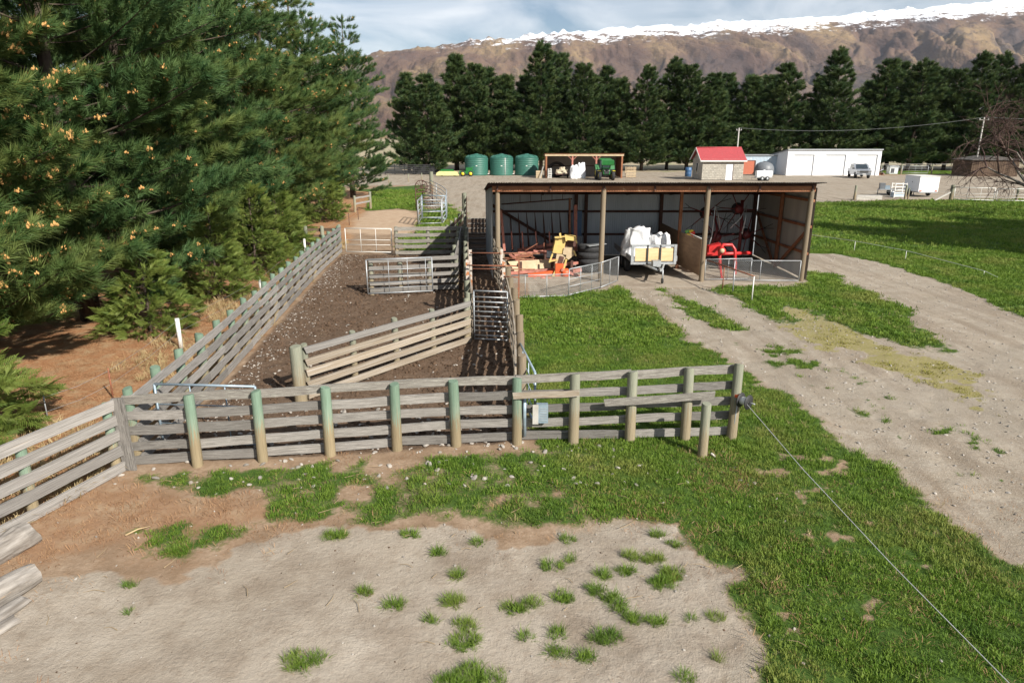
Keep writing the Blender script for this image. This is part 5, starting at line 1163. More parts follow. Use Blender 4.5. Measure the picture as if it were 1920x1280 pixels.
MB().tube([W(1330, 470, 28.3), W(1345, 430, 28.5), W(1338, 395, 28.6)], .07, 6).build('folded_frame', 'red_shaded', td, True); MB().tube([W(1385, 470, 28.3), W(1390, 430, 28.5), W(1392, 375, 28.6)], .07, 6).build('folded_frame', 'red_shaded', td, True)
MB().tube([W(1322, 477, 27.2), W(1410, 474, 27.4)], .07, 8).build('main_beam', 'red_paint', td, True)
MB().tube([W(1350, 505, 26.3), W(1349, 470, 26.5), W(1356, 459, 26.7), W(1372, 459, 26.8), W(1378, 468, 26.8), W(1379, 497, 26.7)], .065, 8).build('headstock_arch', 'red_paint', td, True)
MB().lathe([(0, -.15), (.13, -.15), (.15, 0), (.11, .2), (0, .2)], 12, W(1353, 470, 26.3), 'Y').build('gearbox', 'red_paint', td, True)
MB().lathe([(0, -.03), (.09, -.03), (.09, .03), (0, .03)], 12, W(1354, 470, 26.12), 'Y').build('drive_socket', 'cream_plate', td, True)
plate([(1330, 462), (1352, 456), (1354, 478), (1328, 480)], 26.9, .35, 'hood', 'red_paint', td)
MB().beam(W(1351, 503, 26.3), W(1354, 528, 25.9), .07, .07).build('stand_leg', 'red_paint', td, True); MB().beam(W(1379, 497, 26.7), W(1379, 514, 26.7), .07, .07).build('stand_leg', 'red_paint', td, True)
MB().beam(W(1326, 475, 26.2), W(1338, 475, 26.2), .08, .06).build('hitch_pin', 'red_paint', td, True)
for pts_h in ([(1326, 470), (1335, 440), (1341, 386), (1348, 410), (1350, 428)], [(1369, 428), (1388, 410), (1400, 386), (1398, 410), (1391, 438)]):
    MB().tube([W(x, y, 27.6) for x, y in pts_h], .028, 6).build('guard_hoop', 'galv', td, True)
kt = thing('coloured_flags', 'bright red and yellow flagging on the plywood partition', 'flag', W(1284, 440, 27.9))
for (x, y, m) in ((1291, 441, 'flag_yellow'), (1296, 445, 'flag_red'), (1299, 437, 'flag_red'), (1289, 434, 'flag_green'), (1296, 434, 'flag_yellow')): MB().box(W(x, y, 27.6), (.17, .04, .13), (0, random.uniform(-.6, .6), .2)).build('pennant', m, kt, True)
MB().tube([W(1284, 434, 27.8), W(1319, 449, 26.3)], .02, 5).build('pole', 'white_paint', kt, True)

# ------------------------------------------------------------------ water tanks
for i, (px, py, lab) in enumerate(((893, 329, 'leftmost dark green water tank'), (940, 330, 'middle dark green water tank with a white outlet stripe'), (988, 330, 'right dark green water tank half in the shed shadow'))):
    g_ = G(px, py); c = Vector((g_.x, 102.2, 0)); t = thing('water_tank', lab, 'tank', c, R((200, 235, 250)[i]), 'green water tanks')
    b = MB(); prof = [(1.66, 0)]
    for k in range(9): prof += [(1.70, .05 + k * .265), (1.70, .23 + k * .265), (1.675, .26 + k * .265)]
    b.lathe(prof, 40); b.build('wall', 'tank_green', t)
    MB().lathe([(1.69, 2.44), (1.64, 2.5), (1.25, 2.72), (.7, 2.88), (.3, 2.93), (.3, 3.0), (0, 3.0)], 40).build('roof', 'tank_green', t)
    for k in range(10):
        a = 6.283 * k / 10; MB().box((1.35 * math.cos(a), 1.35 * math.sin(a), 2.66), (.45, .16, .12), (0, .45, a)).build('roof_rib', 'tank_green', t)
    d_ = -Vector((c.x, c.y, 0)).normalized(); an = math.atan2(d_.y, d_.x) - t.rotation_euler.z
    MB().box((1.705 * math.cos(an), 1.705 * math.sin(an), 1.35), (.02, .22, .1), (0, 0, an)).build('label_plate', 'white_paint', t)
    if i == 1: MB().tube([(1.73 * math.cos(an + .3), 1.73 * math.sin(an + .3), .05), (1.73 * math.cos(an + .3), 1.73 * math.sin(an + .3), 2.45)], .04, 6).build('overflow_pipe', 'white_paint', t)
    MB().tube([(1.6 * math.cos(an + 1.2), 1.6 * math.sin(an + 1.2), .2), (1.95 * math.cos(an + 1.2), 1.95 * math.sin(an + 1.2), .2)], .06, 6).build('outlet', 'white_paint', t)

# ------------------------------------------------------------------ far pole shed
X0, X1, YS = W(1024, 333, 94).x, W(1165, 333, 94).x, 94.0
fs_ = thing('pole_shed', 'far open pole shed with red posts beside the green tanks', 'shed', V2(X0, YS))
bays = [X0, X0 + (X1 - X0) * .345, X0 + (X1 - X0) * .66, X1]
for i, x in enumerate(bays):
    MB().beam((x, YS, 0), (x, YS, 2.95), .2, .2, (0, 1, 0)).build('post', 'red_faded' if i in (1, 2) else 'rust_beam', fs_, True)
    for s in (-1, 1):
        if 0 < i < 3: MB().beam((x, YS - .02, 2.3), (x + s * .55, YS - .02, 2.85), .08, .08).build('brace', 'red_faded', fs_, True)
MB().beam((X0 - .2, YS - .06, 3.0), (X1 + .2, YS - .06, 3.0), .1, .26).build('fascia', 'cream_plate', fs_, True)
MB().beam((X0 - .15, YS + 2.6, 3.10), (X1 + .15, YS + 2.6, 2.9), .08, .1) if False else None
mbq = MB(); mbq.add([(X0 - .25, YS - .2, 3.16), (X1 + .25, YS - .2, 3.16), (X1 + .25, YS + 5.4, 2.75), (X0 - .25, YS + 5.4, 2.75), (X0 - .25, YS - .2, 3.20), (X1 + .25, YS - .2, 3.20), (X1 + .25, YS + 5.4, 2.79), (X0 - .25, YS + 5.4, 2.79)], [(0, 1, 2, 3), (7, 6, 5, 4), (0, 4, 5, 1), (1, 5, 6, 2), (2, 6, 7, 3), (3, 7, 4, 0)]); mbq.build('roof', 'rust_beam', fs_, True)
sheet_wall((X0, YS + 5.2, 0), (X1, YS + 5.2, 0), 2.72, 2.72, 'zinc_old', fs_, .76, 3, amp=.03)
sheet_wall((X1, YS + .1, 0), (X1, YS + 5.2, 0), 2.95, 2.72, 'rust', fs_, 1.0, 3)
sheet_wall((X0, YS + .1, 0), (X0, YS + 5.2, 0), 2.95, 2.72, 'rust', fs_, 1.0, 3)
MB().beam((X0, YS + 5.1, 1.4), (X1, YS + 5.1, 1.4), .06, .1).build('girt', 'rust_dark', fs_, True)
# things in and around it
pl_ = thing('pipe_coil', 'large black coil of pipe in the left bay of the pole shed', 'coil', (bays[0] + 1.5, YS + 1.8, 0))
for k in range(6): MB().tube([((1.15 - .08 * k) * math.cos(6.283 * j / 20), .12 * k, 1.05 + (1.0 - .05 * k) * math.sin(6.283 * j / 20)) for j in range(21)], .07, 5, cap=False).build('loop', 'black', pl_)
ut = thing('utility_trailer', 'small trailer loaded with beige bales under the pole shed', 'trailer', (W(1055, 331, 93.6).x, YS + .3, 0))
MB().box((0, .6, .5), (1.7, 1.6, .1)).build('deck', 'rust_dark', ut)
for s in (-1, 1): wheel(ut, (s * .75, .7, .28), .28, .16)
MB().tube([(0, -.2, .45), (0, -1.0, .4)], .04, 5).build('drawbar', 'rust_dark', ut)
for k, (x, z) in enumerate(((-.45, .8), (.35, .8), (.0, 1.15))):
    o = bag('feed_sack', (W(1055, 331, 93.6).x + x, YS + .9, z - .24), .85, .8, .5, ('beige sack at the left of the small trailer', 'beige sack at the right of the small trailer', 'beige sack on top of the small trailer load')[k], 21 + k, 'sack', 'sacks on the small trailer')
for k, (px, h, w_) in enumerate(((1076, 1.55, 1.15), (1090, 1.85, 1.1))):
    bag('bulk_bag', (W(px, 332, 93.2).x, 93.2 - .2 + k * .5, 0), w_, 1.0, h, ('left white bulk bag standing before the pole shed', 'right white bulk bag standing before the pole shed')[k], 31 + k, grp='bulk bags at the pole shed')
t = thing('pallet_stack', 'leaning white pallets at the left post of the pole shed', 'pallet', (X0 + .45, 93.5, 0))
for k in range(6): MB().box((.0 + k * .02, 0, .15 + k * .22), (.55 - k * .05, .06, .1), (.1, 0, 0)).build('slat', 'white_paint', t)
for s in (-1, 1): MB().box((s * .2, .05, .65), (.08, .06, 1.3)).build('bearer', 'white_paint', t)
t = thing('scrap_pallet', 'wooden crate with a leaning pole left of the pole shed', 'crate', (X0 - .95, 94.6, 0))
for k in range(4): MB().box((0, 0, .12 + k * .24), (.8, .7, .2)).build('board', 'cream_plate', t)
MB().beam((.1, -.9, 0), (.55, -.4, 1.5), .12, .08).build('leaning_pole', 'concrete', t)
t = thing('wire_cage', 'pale slatted crate right of the pole shed', 'crate', (W(1183, 331, 96).x, 96, 0))
for k in range(7): MB().box((0, 0, .1 + k * .2), (1.35, .05, .1)).build('slat', 'cream_plate', t)
for k in range(5): MB().box((-.62 + k * .31, .06, .7), (.06, .05, 1.4)).build('upright', 'cream_plate', t)
for k in range(4): MB().box((-.62 if k % 2 else .62, .1 + .9 * (k // 2), .7), (.06, .05, 1.4)).build('upright', 'cream_plate', t)
MB().box((0, 1.05, .7), (1.3, .05, .1)).build('slat', 'cream_plate', t)
t = thing('drum', 'blue plastic drum left of the red-roofed hut', 'drum', (W(1290, 331, 98).x, 98, 0))
MB().lathe([(0, 0), (.42, 0), (.45, .05), (.45, .35), (.47, .4), (.45, .45), (.45, .8), (.47, .85), (.45, .9), (.45, 1.2), (.40, 1.26), (0, 1.26)], 20).build('body', 'blue_plastic', t); MB().lathe([(0, 1.26), (.12, 1.26), (.12, 1.32), (0, 1.32)], 10).build('cap', 'black', t)
# tractor with raised loader, facing the camera
tc_ = thing('tractor', 'green tractor with a raised loader bucket in front of the pole shed', 'tractor', (W(1135, 338, 90).x, 90.4, 0))
MB().prism([(-.42, .75), (.42, .75), (.45, 1.3), (.34, 1.55), (-.34, 1.55), (-.45, 1.3)], -1.5, .2).build('bonnet', 'jd_green', tc_)
MB().box((0, -1.53, 1.1), (.6, .06, .55)).build('grille', 'black', tc_)
for s in (-1, 1):
    wheel(tc_, (s * .95, 1.0, .85), .85, .5, 'X', 'jd_yellow', .55); wheel(tc_, (s * .85, -1.15, .58), .58, .38, 'X', 'jd_yellow', .55)
    MB().prism([(.2, 1.3), (.4, 1.78), (1.0, 1.95), (1.6, 1.78), (1.85, 1.3), (1.6, 1.55), (1.0, 1.75), (.5, 1.58)], s * .95 - .28, s * .95 + .28, 'YZ').build('mudguard', 'jd_green', tc_)
    MB().box((s * .28, -1.56, 1.22), (.18, .04, .1)).build('headlight', 'chrome', tc_)
    MB().tube([(s * .5, .1, 1.15), (s * .52, -1.0, 1.9), (s * .5, -1.9, 2.05)], .07, 6).build('loader_arm', 'jd_green', tc_)
    for y in (.25, 1.55): MB().box((s * .66, y, 1.9), (.08, .08, 1.3)).build('cab_pillar', 'black', tc_)
    MB().box((s * .92, -1.15, 1.18), (.36, .7, .05)).build('mudguard', 'jd_yellow', tc_)
MB().box((0, .9, 1.95), (1.22, 1.24, 1.1)).build('cab_glass', 'glass', tc_); MB().box((0, .9, 2.58), (1.5, 1.6, .16)).build('cab_roof', 'jd_green', tc_); MB().box((0, .3, .8), (.6, 2.9, .4)).build('chassis', 'black', tc_)
bk = MB(); bk.prism([(-1.9, 1.85), (-2.5, 1.95), (-2.6, 2.5), (-2.52, 2.5), (-2.42, 2.03), (-1.98, 1.95), (-1.82, 2.55), (-1.74, 2.55)], -.75, .75, 'YZ'); bk.build('bucket', 'jd_green', tc_)
MB().tube([(-.5, -.3, 1.5), (-.5, -.3, 2.3)], .04, 6).build('exhaust', 'black', tc_)

# ------------------------------------------------------------------ red roofed block hut
hx0, hx1, hy0, hy1, hh = W(1315, 338, 89.5).x, W(1392, 338, 89.5).x, 89.5, 94.2, 2.55
ht_ = thing('block_hut', 'small concrete block hut with a faded red iron roof', 'hut', V2(hx0, hy0))
MB().box(((hx0 + hx1) / 2, (hy0 + hy1) / 2, hh / 2), (hx1 - hx0 - .06, hy1 - hy0 - .06, hh)).build('wall', 'mortar', ht_, True)
bw, bh = (hx1 - hx0) / 13, hh / 12
bme = MB().box((0, 0, 0), (bw - .02, .08, bh - .02)); proto_b = None
dx0, dx1, dh = hx0 + 3.0, hx0 + 3.95, 2.0
for r_ in range(12):
    for c_ in range(14):
        a = hx0 + (c_ - (.5 if r_ % 2 else 0)) * bw; b = min(a + bw, hx1); a = max(a, hx0)
        z = (r_ + .5) * bh
        if b - a < .08: continue
        if z < dh:
            if a >= dx0 - .05 and b <= dx1 + .05: continue
            if a < dx0 < b: b = dx0
            elif a < dx1 < b: a = dx1
            if b - a < .06: continue
        o = link('block', None or bpy.data.meshes.get('block_unit') or MB().box((0, 0, 0), (1, .08, bh - .022)).build('block_unit_t', 'block').data, ht_)
        if 'block_unit_t' in bpy.data.objects: o.data.name = 'block_unit'; bpy.data.objects.remove(bpy.data.objects['block_unit_t'])
        o.location = Vector(((a + b) / 2, hy0 + random.uniform(-.012, .004), z)) - Vector(ht_.location); o.scale = (b - a - .02, 1, 1)
nlb = 9
for r_ in range(12):
    for c_ in range(nlb + 1):
        l_ = (hy1 - hy0) / nlb; a = hy0 + .06 + (c_ - (.5 if r_ % 2 else 0)) * l_; b = min(a + l_, hy1); a = max(a, hy0 + .06)
        if b - a < .08: continue
        o = link('block', bpy.data.meshes['block_unit'], ht_); o.location = Vector((hx0 + random.uniform(-.01, .004), (a + b) / 2, (r_ + .5) * bh)) - Vector(ht_.location); o.rotation_euler = (0, 0, R(90)); o.scale = (b - a - .02, 1, 1)
ym_ = (hy0 + hy1) / 2; rz_ = 3.98
MB().prism([(hy0 + .05, hh), (hy1 - .05, hh), (ym_, rz_ - .08)], hx0 + .03, hx1 - .03, 'YZ').build('gable', 'block', ht_, True)
for s in (-1, 1):
    ye = hy0 - .35 if s < 0 else hy1 + .35; ze = hh - .1; n_ = 8
    for k in range(n_):
        a = hx0 - .35 + (hx1 - hx0 + .6) * k / n_; b = hx0 - .35 + (hx1 - hx0 + .6) * (k + 1) / n_ + .03; dz = .006 * (k % 2); mb = MB(); M_ = 12
        vs = []; fs = []
        for i in range(M_ + 1):
            x = a + (b - a) * i / M_; w_ = .015 * (1 if i % 2 else -1) + dz; vs += [(x, ye, ze + w_), (x, ym_, rz_ + w_)]
        for i in range(M_): fs.append((2 * i, 2 * i + 2, 2 * i + 3, 2 * i + 1))
        mb.add(vs, fs).build('roof_sheet', 'roof_red', ht_, True)
MB().tube([(hx0 - .36, ym_, rz_ + .03), (hx1 + .26, ym_, rz_ + .03)], .07, 6).build('ridge_cap', 'roof_red', ht_, True)
MB().beam((hx0 - .36, hy0 - .39, hh - .17), (hx1 + .27, hy0 - .39, hh - .17), .06, .16).build('gutter', 'white_paint', ht_, True)
MB().beam((hx0 - .38, hy0 - .4, hh - .2), (hx0 - .38, ym_, rz_ - .06), .04, .2).build('barge_board', 'white_paint', ht_, True); MB().beam((hx0 - .38, hy1 + .4, hh - .2), (hx0 - .38, ym_, rz_ - .06), .04, .2).build('barge_board', 'white_paint', ht_, True)
d_ = MB().box(((dx0 + dx1) / 2, hy0 - .0, dh / 2), (dx1 - dx0 - .08, .08, dh - .04)).build('door', 'white_clad', ht_, True); MB().tube([(.34, -.05, 0), (.34, -.1, 0)], .03, 6).build('handle', 'galv', d_)
MB().beam((dx1 - .03, hy0 - .05, 0), (dx1 - .03, hy0 - .05, dh), .06, .05, (0, 1, 0)).build('door_jamb', 'rust_dark', ht_, True)
wn = MB().box((hx0 - .05, ym_ - .1, 1.35), (.06, .8, 1.3)).build('window', 'glass', ht_, True)
for y in (-.42, .42): MB().box((-.02, y, 0), (.05, .07, 1.4)).build('frame', 'white_paint', wn)

# ------------------------------------------------------------------ blue shed, dome tank, water trailer
bx0, bx1 = W(1388, 331, 105).x, W(1461, 331, 105).x
bs_ = thing('blue_shed', 'pale blue corrugated shed with a rust red door beside the garage', 'shed', V2(bx0, 105))
sheet_wall((bx0, 105, 0), (bx1, 105, 0), 2.65, 2.65, 'blue_clad', bs_, .8, 4, amp=.02)
MB().box(((bx0 + bx1) / 2, 108.1, 1.3), (bx1 - bx0 - .1, 6.0, 2.6)).build('wall', 'blue_clad', bs_, True)
MB().beam((bx0 - .1, 104.9, 2.7), (bx1 + .1, 104.9, 2.7), .06, .1).build('fascia', 'galv', bs_, True); MB().box(((bx0 + bx1) / 2, 107.9, 2.70), (bx1 - bx0 + .2, 6.2, .05)).build('roof', 'galv', bs_, True)
a_, b_ = W(1391, 331, 104.9).x, W(1412, 331, 104.9).x; MB().box(((a_ + b_) / 2, 104.93, .95), (b_ - a_, .06, 1.9)).build('door', 'door_rust', bs_, True); MB().box((b_ + .12, 104.92, .98), (.16, .08, 1.96)).build('door_frame', 'rust_dark', bs_, True); MB().box(((a_ + b_) / 2, 104.92, 1.95), (b_ - a_ + .2, .08, .08)).build('door_frame', 'rust_dark', bs_, True)
dm = thing('dome_tank', 'dark grey dome-topped tank in front of the blue shed', 'tank', (W(1432, 333, 101).x, 101.2, 0))
MB().lathe([(1.35, 0), (1.38, .8), (1.3, 1.2), (1.05, 1.6), (.6, 1.85), (.2, 1.92), (0, 1.92)], 28).build('body', 'grey_plastic', dm); MB().lathe([(0, 1.98), (.2, 1.98), (.22, 1.9)], 12).build('lid', 'black', dm)
wt = thing('water_trailer', 'small white water cart on twin wheels before the blue shed', 'trailer', (W(1433, 338, 88).x, 88.4, 0))
tk_ = MB().prism([(-.35, .0), (.35, 0), (.42, .15), (.42, .6), (.3, .78), (-.3, .78), (-.42, .6), (-.42, .15)], -.95, .95, 'YZ').build('tank', 'white_clad', wt); tk_.location.z += .45
MB().lathe([(0, .1), (.16, .1), (.16, 0)], 10, (0, 0, 1.22)).build('lid', 'white_clad', wt)
for x in (-.32, .32):
    for y in (-.5, .5): wheel(wt, (x, y, .27), .27, .15, 'Y')
MB().box((0, 0, .42), (2.0, .7, .08)).build('chassis', 'galv', wt); MB().tube([(-.9, 0, .42), (-1.5, 0, .36), (-1.5, 0, 0)], .035, 6).build('drawbar', 'galv', wt)

# ------------------------------------------------------------------ white garage
gx0, gx1, gy, gd = W(1473, 330, 101).x, W(1647, 330, 101).x, 101.0, 7.5
ga = thing('garage', 'long white garage with three roller doors', 'garage', V2(gx0, gy))
drs = [(W(a, 330, gy).x, W(b, 330, gy).x) for a, b in ((1484, 1523), (1543, 1582), (1601, 1641))]; dz_ = 2.85
segs = [gx0] + [v for d in drs for v in d] + [gx1]
for i in range(0, len(segs), 2):
    a, b = segs[i], segs[i + 1]; n_ = 16
    for k in range(n_):          # weatherboards
        z0 = 2.9 * k / n_; MB().add([(a, gy - .045, z0), (b, gy - .045, z0), (b, gy - .01, z0 + 2.9 / n_ + .02), (a, gy - .01, z0 + 2.9 / n_ + .02), (a, gy + .02, z0), (b, gy + .02, z0), (b, gy + .02, z0 + 2.9 / n_), (a, gy + .02, z0 + 2.9 / n_)], [(0, 1, 2, 3), (4, 7, 6, 5), (0, 4, 5, 1), (3, 2, 6, 7), (0, 3, 7, 4), (1, 5, 6, 2)]).build('weatherboard', 'white_clad', ga, True)
for k in range(4): MB().box(((gx0 + gx1) / 2, gy, 2.98 + k * .15), (gx1 - gx0, .05, .14)).build('weatherboard', 'white_clad', ga, True)
for (a, b) in drs:
    D_ = MB()
    for k in range(22): D_.box(((a + b) / 2, gy + .12, .065 + k * .13), (b - a, .03, .118))
    d_ = D_.build('roller_door', 'white_clad', ga, True); MB().box((0, -.03, -.4), (.25, .03, .05)).build('handle', 'galv', d_)
    for x in (a, b): MB().box((x, gy + .06, dz_ / 2), (.07, .2, dz_)).build('door_frame', 'white_clad', ga, True)
    MB().box(((a + b) / 2, gy + .07, dz_ + .03), (b - a, .16, .07)).build('door_frame', 'galv', ga, True)
MB().prism([(gy + .05, 0), (gy + gd, 0), (gy + gd, 2.55), (gy + .05, 3.5)], gx0, gx0 + .06, 'YZ').build('side_wall', 'white_clad', ga, True); MB().prism([(gy + .05, 0), (gy + gd, 0), (gy + gd, 2.55), (gy + .05, 3.5)], gx1 - .06, gx1, 'YZ').build('side_wall', 'white_clad', ga, True)
MB().box(((gx0 + gx1) / 2, gy + gd, 1.27), (gx1 - gx0, .06, 2.5)).build('rear_wall', 'white_clad', ga, True)
mbq = MB(); mbq.prism([(gy - .15, 3.58), (gy + gd + .1, 2.62), (gy + gd + .1, 2.68), (gy - .15, 3.66)], gx0 - .1, gx1 + .1, 'YZ'); mbq.build('roof', 'galv', ga, True)
MB().beam((gx0 - .1, gy - .18, 3.58), (gx1 + .1, gy - .18, 3.58), .06, .12).build('fascia', 'galv', ga, True)

# ------------------------------------------------------------------ ute
ute = thing('pickup_ute', 'silver double-cab ute parked before the right garage door', 'ute', (W(1617, 333, 94.5).x, 95.6, 0), R(-13))
side = [(-2.6, .55), (-2.62, .95), (-2.45, 1.12), (-1.35, 1.22), (-.55, 1.78), (1.0, 1.82), (1.35, 1.75), (1.5, 1.2), (2.65, 1.18), (2.68, .6), (2.3, .45), (2.15, .8), (1.5, .82), (1.3, .42), (-1.15, .42), (-1.35, .82), (-2.0, .82), (-2.2, .5)]
MB().prism(side, -.90, .90, 'YZ').build('body', 'silver_paint', ute)
MB().add([(-.74, -1.40, 1.24), (.74, -1.40, 1.24), (.66, -.62, 1.76), (-.66, -.62, 1.76)], [(0, 1, 2, 3)]).build('windscreen', 'glass', ute).location.z += .015
for s in (-1, 1):
    x = s * .912; MB().add([(x, -1.0, 1.24), (x, -.5, 1.68), (x, .25, 1.70), (x, .25, 1.24)], [(0, 1, 2, 3)]).build('side_window', 'glass', ute); MB().add([(x, .33, 1.24), (x, .33, 1.70), (x, 1.15, 1.68), (x, 1.3, 1.24)], [(0, 1, 2, 3)]).build('side_window', 'glass', ute)
    for y in (-1.68, 1.82): wheel(ute, (s * .8, y, .4), .4, .26, 'X', 'grey_plastic', .6)
    MB().box((s * .70, -2.58, .93), (.36, .12, .16)).build('headlight', 'chrome', ute); MB().box((s * 1.02, -.95, 1.25), (.2, .1, .16)).build('mirror', 'black', ute); MB().tube([(s * .7, -.4, 1.86), (s * .7, .9, 1.88)], .025, 5).build('roof_rail', 'black', ute)
MB().box((0, -2.63, .9), (1.0, .06, .26)).build('grille', 'black', ute); MB().box((0, -2.66, .93), (.95, .02, .04)).build('grille_bar', 'chrome', ute); MB().box((0, -2.66, .56), (1.7, .14, .2)).build('bumper', 'grey_plastic', ute); MB().box((0, -2.74, .58), (.4, .02, .1)).build('number_plate', 'white_paint', ute)
# ------------------------------------------------------------------ white box trailer and neighbours
bt = thing('box_trailer', 'white enclosed box trailer parked behind the right lawn', 'trailer', (W(1738, 369, 63.6).x, 64.6, 0), R(-2))
MB().box((0, .2, 1.15), (1.75, 2.6, 1.35)).build('body', 'white_clad', bt); MB().box((0, .2, 1.845), (1.82, 2.68, .05)).build('roof', 'grey_plastic' if False else 'white_paint', bt)
MB().box((0, -1.115, 1.15), (1.25, .02, 1.1)).build('rear_door', 'white_clad', bt); MB().box((.0, -1.13, 1.2), (.9, .015, .03)).build('door_bar', 'galv', bt); MB().box((.0, -1.13, .8), (.9, .015, .03)).build('door_bar', 'galv', bt)
MB().box((.66, -1.13, 1.15), (.02, .02, 1.15)).build('door_seam', 'galv', bt)
for s in (-1, 1): wheel(bt, (s * .85, .4, .3), .3, .2); MB().box((s * .7, -1.12, .56), (.18, .04, .08)).build('tail_light', 'orange_paint', bt)
MB().box((0, .2, .43), (1.6, 2.7, .08)).build('chassis', 'galv', bt); MB().tube([(-.5, 1.5, .42), (0, 2.6, .42), (.5, 1.5, .42)], .04, 6).build('drawbar', 'galv', bt); MB().tube([(0, 2.5, .42), (0, 2.5, 0)], .03, 6).build('jockey_stem', 'galv', bt)
MB().box((-.915, .1, 1.3), (.012, .06, .12)).build('side_latch', 'black', bt)
mt = thing('motor_trailer', 'small grey trailer with a dark motor beside the white box trailer', 'trailer', (W(1672, 368, 65).x, 65.6, 0), R(-15))
MB().box((.2, 0, .55), (2.2, .8, .08)).build('deck', 'galv', mt); MB().box((-.65, 0, .85), (.45, .5, .55)).build('motor', 'grey_plastic', mt); MB().box((-.25, 0, .75), (.5, .4, .3)).build('pump', 'galv_blue', mt)
for s in (-1, 1): wheel(mt, (.2, s * .5, .3), .3, .16, 'Y')
MB().tube([(1.3, 0, .55), (2.1, 0, .5), (2.1, 0, 0)], .04, 6).build('drawbar', 'galv', mt); MB().tube([(-.9, .3, .55), (-.9, .3, 0)], .04, 6).build('prop', 'galv', mt)
wc = thing('white_crate', 'white barred crate beside the small grey trailer', 'crate', (W(1686, 372, 63).x, 63.0, 0))
for x in (-.5, .5):
    for y in (0, .6): MB().box((x, y, .65), (.07, .07, 1.3)).build('upright', 'white_paint', wc)
for k in range(5):
    z = .1 + k * .28; MB().box((0, -.005, z), (.96, .05, .06)).build('bar', 'white_paint', wc); MB().box((0, .605, z), (.96, .05, .06)).build('bar', 'white_paint', wc)
MB().box((0, .3, .25), (.9, .55, .4)).build('contents', 'blue_clad', wc)
cb = thing('concrete_beam', 'pale concrete beam lying on the edge of the right lawn', 'beam', (W(1628, 376, 60.8).x, 60.9, 0)); MB().box((0, 0, .19), (2.2, .5, .38)).build('block', 'concrete', cb); MB().box((-1.15, 0, .2), (.12, .46, .36)).build('end_cap', 'mortar', cb)
# garden fence along the lawn
gf = thing('lawn_fence', 'wire fence with dark posts between the right lawn and the gravel', 'fence', (W(1602, 376, 60.6).x, 60.6, 0)); pp = []
for (px, py, h, r_) in ((1602, 375, 1.25, .10), (1696, 376, 1.3, .09), (1702, 374, 1.0, .07), (1782, 377, 1.35, .16), (1905, 379, 1.2, .1)):
    q = G(px, py); post(q, h, r_, 'post_grey' if h < 1.1 else 'post_grey', gf); pp.append(q)
for z in (.35, .75): MB().tube([p + V2(0, 0, z) for p in pp if p.x], .006, 3, cap=False).build('wire', 'galv', gf, True)
MB().beam(pp[3] + V2(-.1, 0, .75), G(1752, 378) + V2(0, 0, .1), .1, .1).build('stay', 'concrete', gf, True)
farm_gate('long pale tube gate in the lawn fence right of the box trailer', G(1787, 377), G(1862, 379), 1.15, [.4, .65], [.33, .66], 'white_paint', .15, .03)
farm_gate('pale tube gate nearest the bare tree on the lawn fence', G(1866, 379), G(1930, 380), 1.1, [.4, .65], [.5], 'white_paint', .15, .03)
# back paddock fence behind the garage
Yb = 104
bf = thing('paddock_fence', 'long wire and post fence right of the garage with lawn behind', 'fence', (W(1650, 332, Yb).x, Yb, 0))
xs_b = [W(x, 332, Yb).x for x in (1650, 1688, 1745, 1800, 1820)]
for x in xs_b: post((x, Yb, 0), 1.5, .1, 'post_grey', bf)
for z in (1.45, .9): MB().tube([(xs_b[0], Yb, z), (xs_b[-1], Yb, z)], .03 if z > 1 else .01, 4, cap=False).build('wire' if z < 1 else 'top_rail', 'wood_dark' if False else 'concrete', bf, True)
farm_gate('pale tube gate left of centre in the paddock fence', (W(1690, 332, 103.6).x, 103.6, 0), (W(1738, 332, 103.6).x, 103.6, 0), 1.2, [.5, .8], [.25, .5, .75], 'galv', .2, .035)
farm_gate('wire panel gate beside the garage corner', (W(1662, 332, 103.7).x, 103.7, 0), (W(1682, 332, 103.7).x, 103.7, 0), 1.25, [.4, .6, .8, 1.0], [.33, .66], 'galv', .2, .035)
t = thing('scrap_heap', 'pile of dark odds and ends beside the garage corner', 'scrap', (W(1645, 334, 102).x, 102.4, 0))
for k in range(9): MB().box((random.uniform(-.3, .9), random.uniform(-.3, .3), .1 + k * .1), (random.uniform(.3, .9), random.uniform(.2, .4), random.uniform(.06, .22)), (random.uniform(-.5, .5), random.uniform(-.7, .7), random.uniform(0, 3))).build('piece', ('rust', 'black', 'galv', 'rust_dark')[k % 4], t)
t = thing('small_kennel', 'small white kennel behind the wire panel gate', 'kennel', (W(1671, 331, 106).x, 106, 0)); MB().box((0, 0, .5), (1.2, 1, 1.0)).build('body', 'white_clad', t); MB().box((-.2, -.52, .45), (.5, .04, .7)).build('opening_shade', 'black', t); MB().prism([(-.75, .98), (.75, .98), (.75, 1.05), (-.75, 1.2)], -.6, .6).build('roof', 'galv', t)  # black panel on the front stands in for the shade inside the kennel
lw = MB(); lw.add([(xs_b[0], 104.6, .01), (xs_b[-1] + 40, 104.6, .01), (xs_b[-1] + 40, 116, .01), (xs_b[0], 116, .01)], [(0, 1, 2, 3)]); o = lw.build('back_lawn', 'blade', None); o['kind'] = 'structure'; o.location.z = .012
# dark small shed at the right edge behind the bare tree
ds = thing('dark_shed', 'dark timber shed behind the bare tree at the right edge', 'shed', (W(1818, 331, 98).x, 98, 0))
for k in range(22): MB().box((.15 + k * .3, 0, 1.1), (.27, .05, 2.2)).build('plank', 'wood_dark', ds)
MB().box((3.3, 2.2, 1.08), (6.5, 4.2, 2.1)).build('wall', 'wood_dark', ds); MB().prism([(-.2, 2.2), (6.8, 2.2), (6.8, 2.28), (3.3, 2.75), (-.2, 2.28)], -.25, 4.5).build('roof', 'roof_dark', ds)
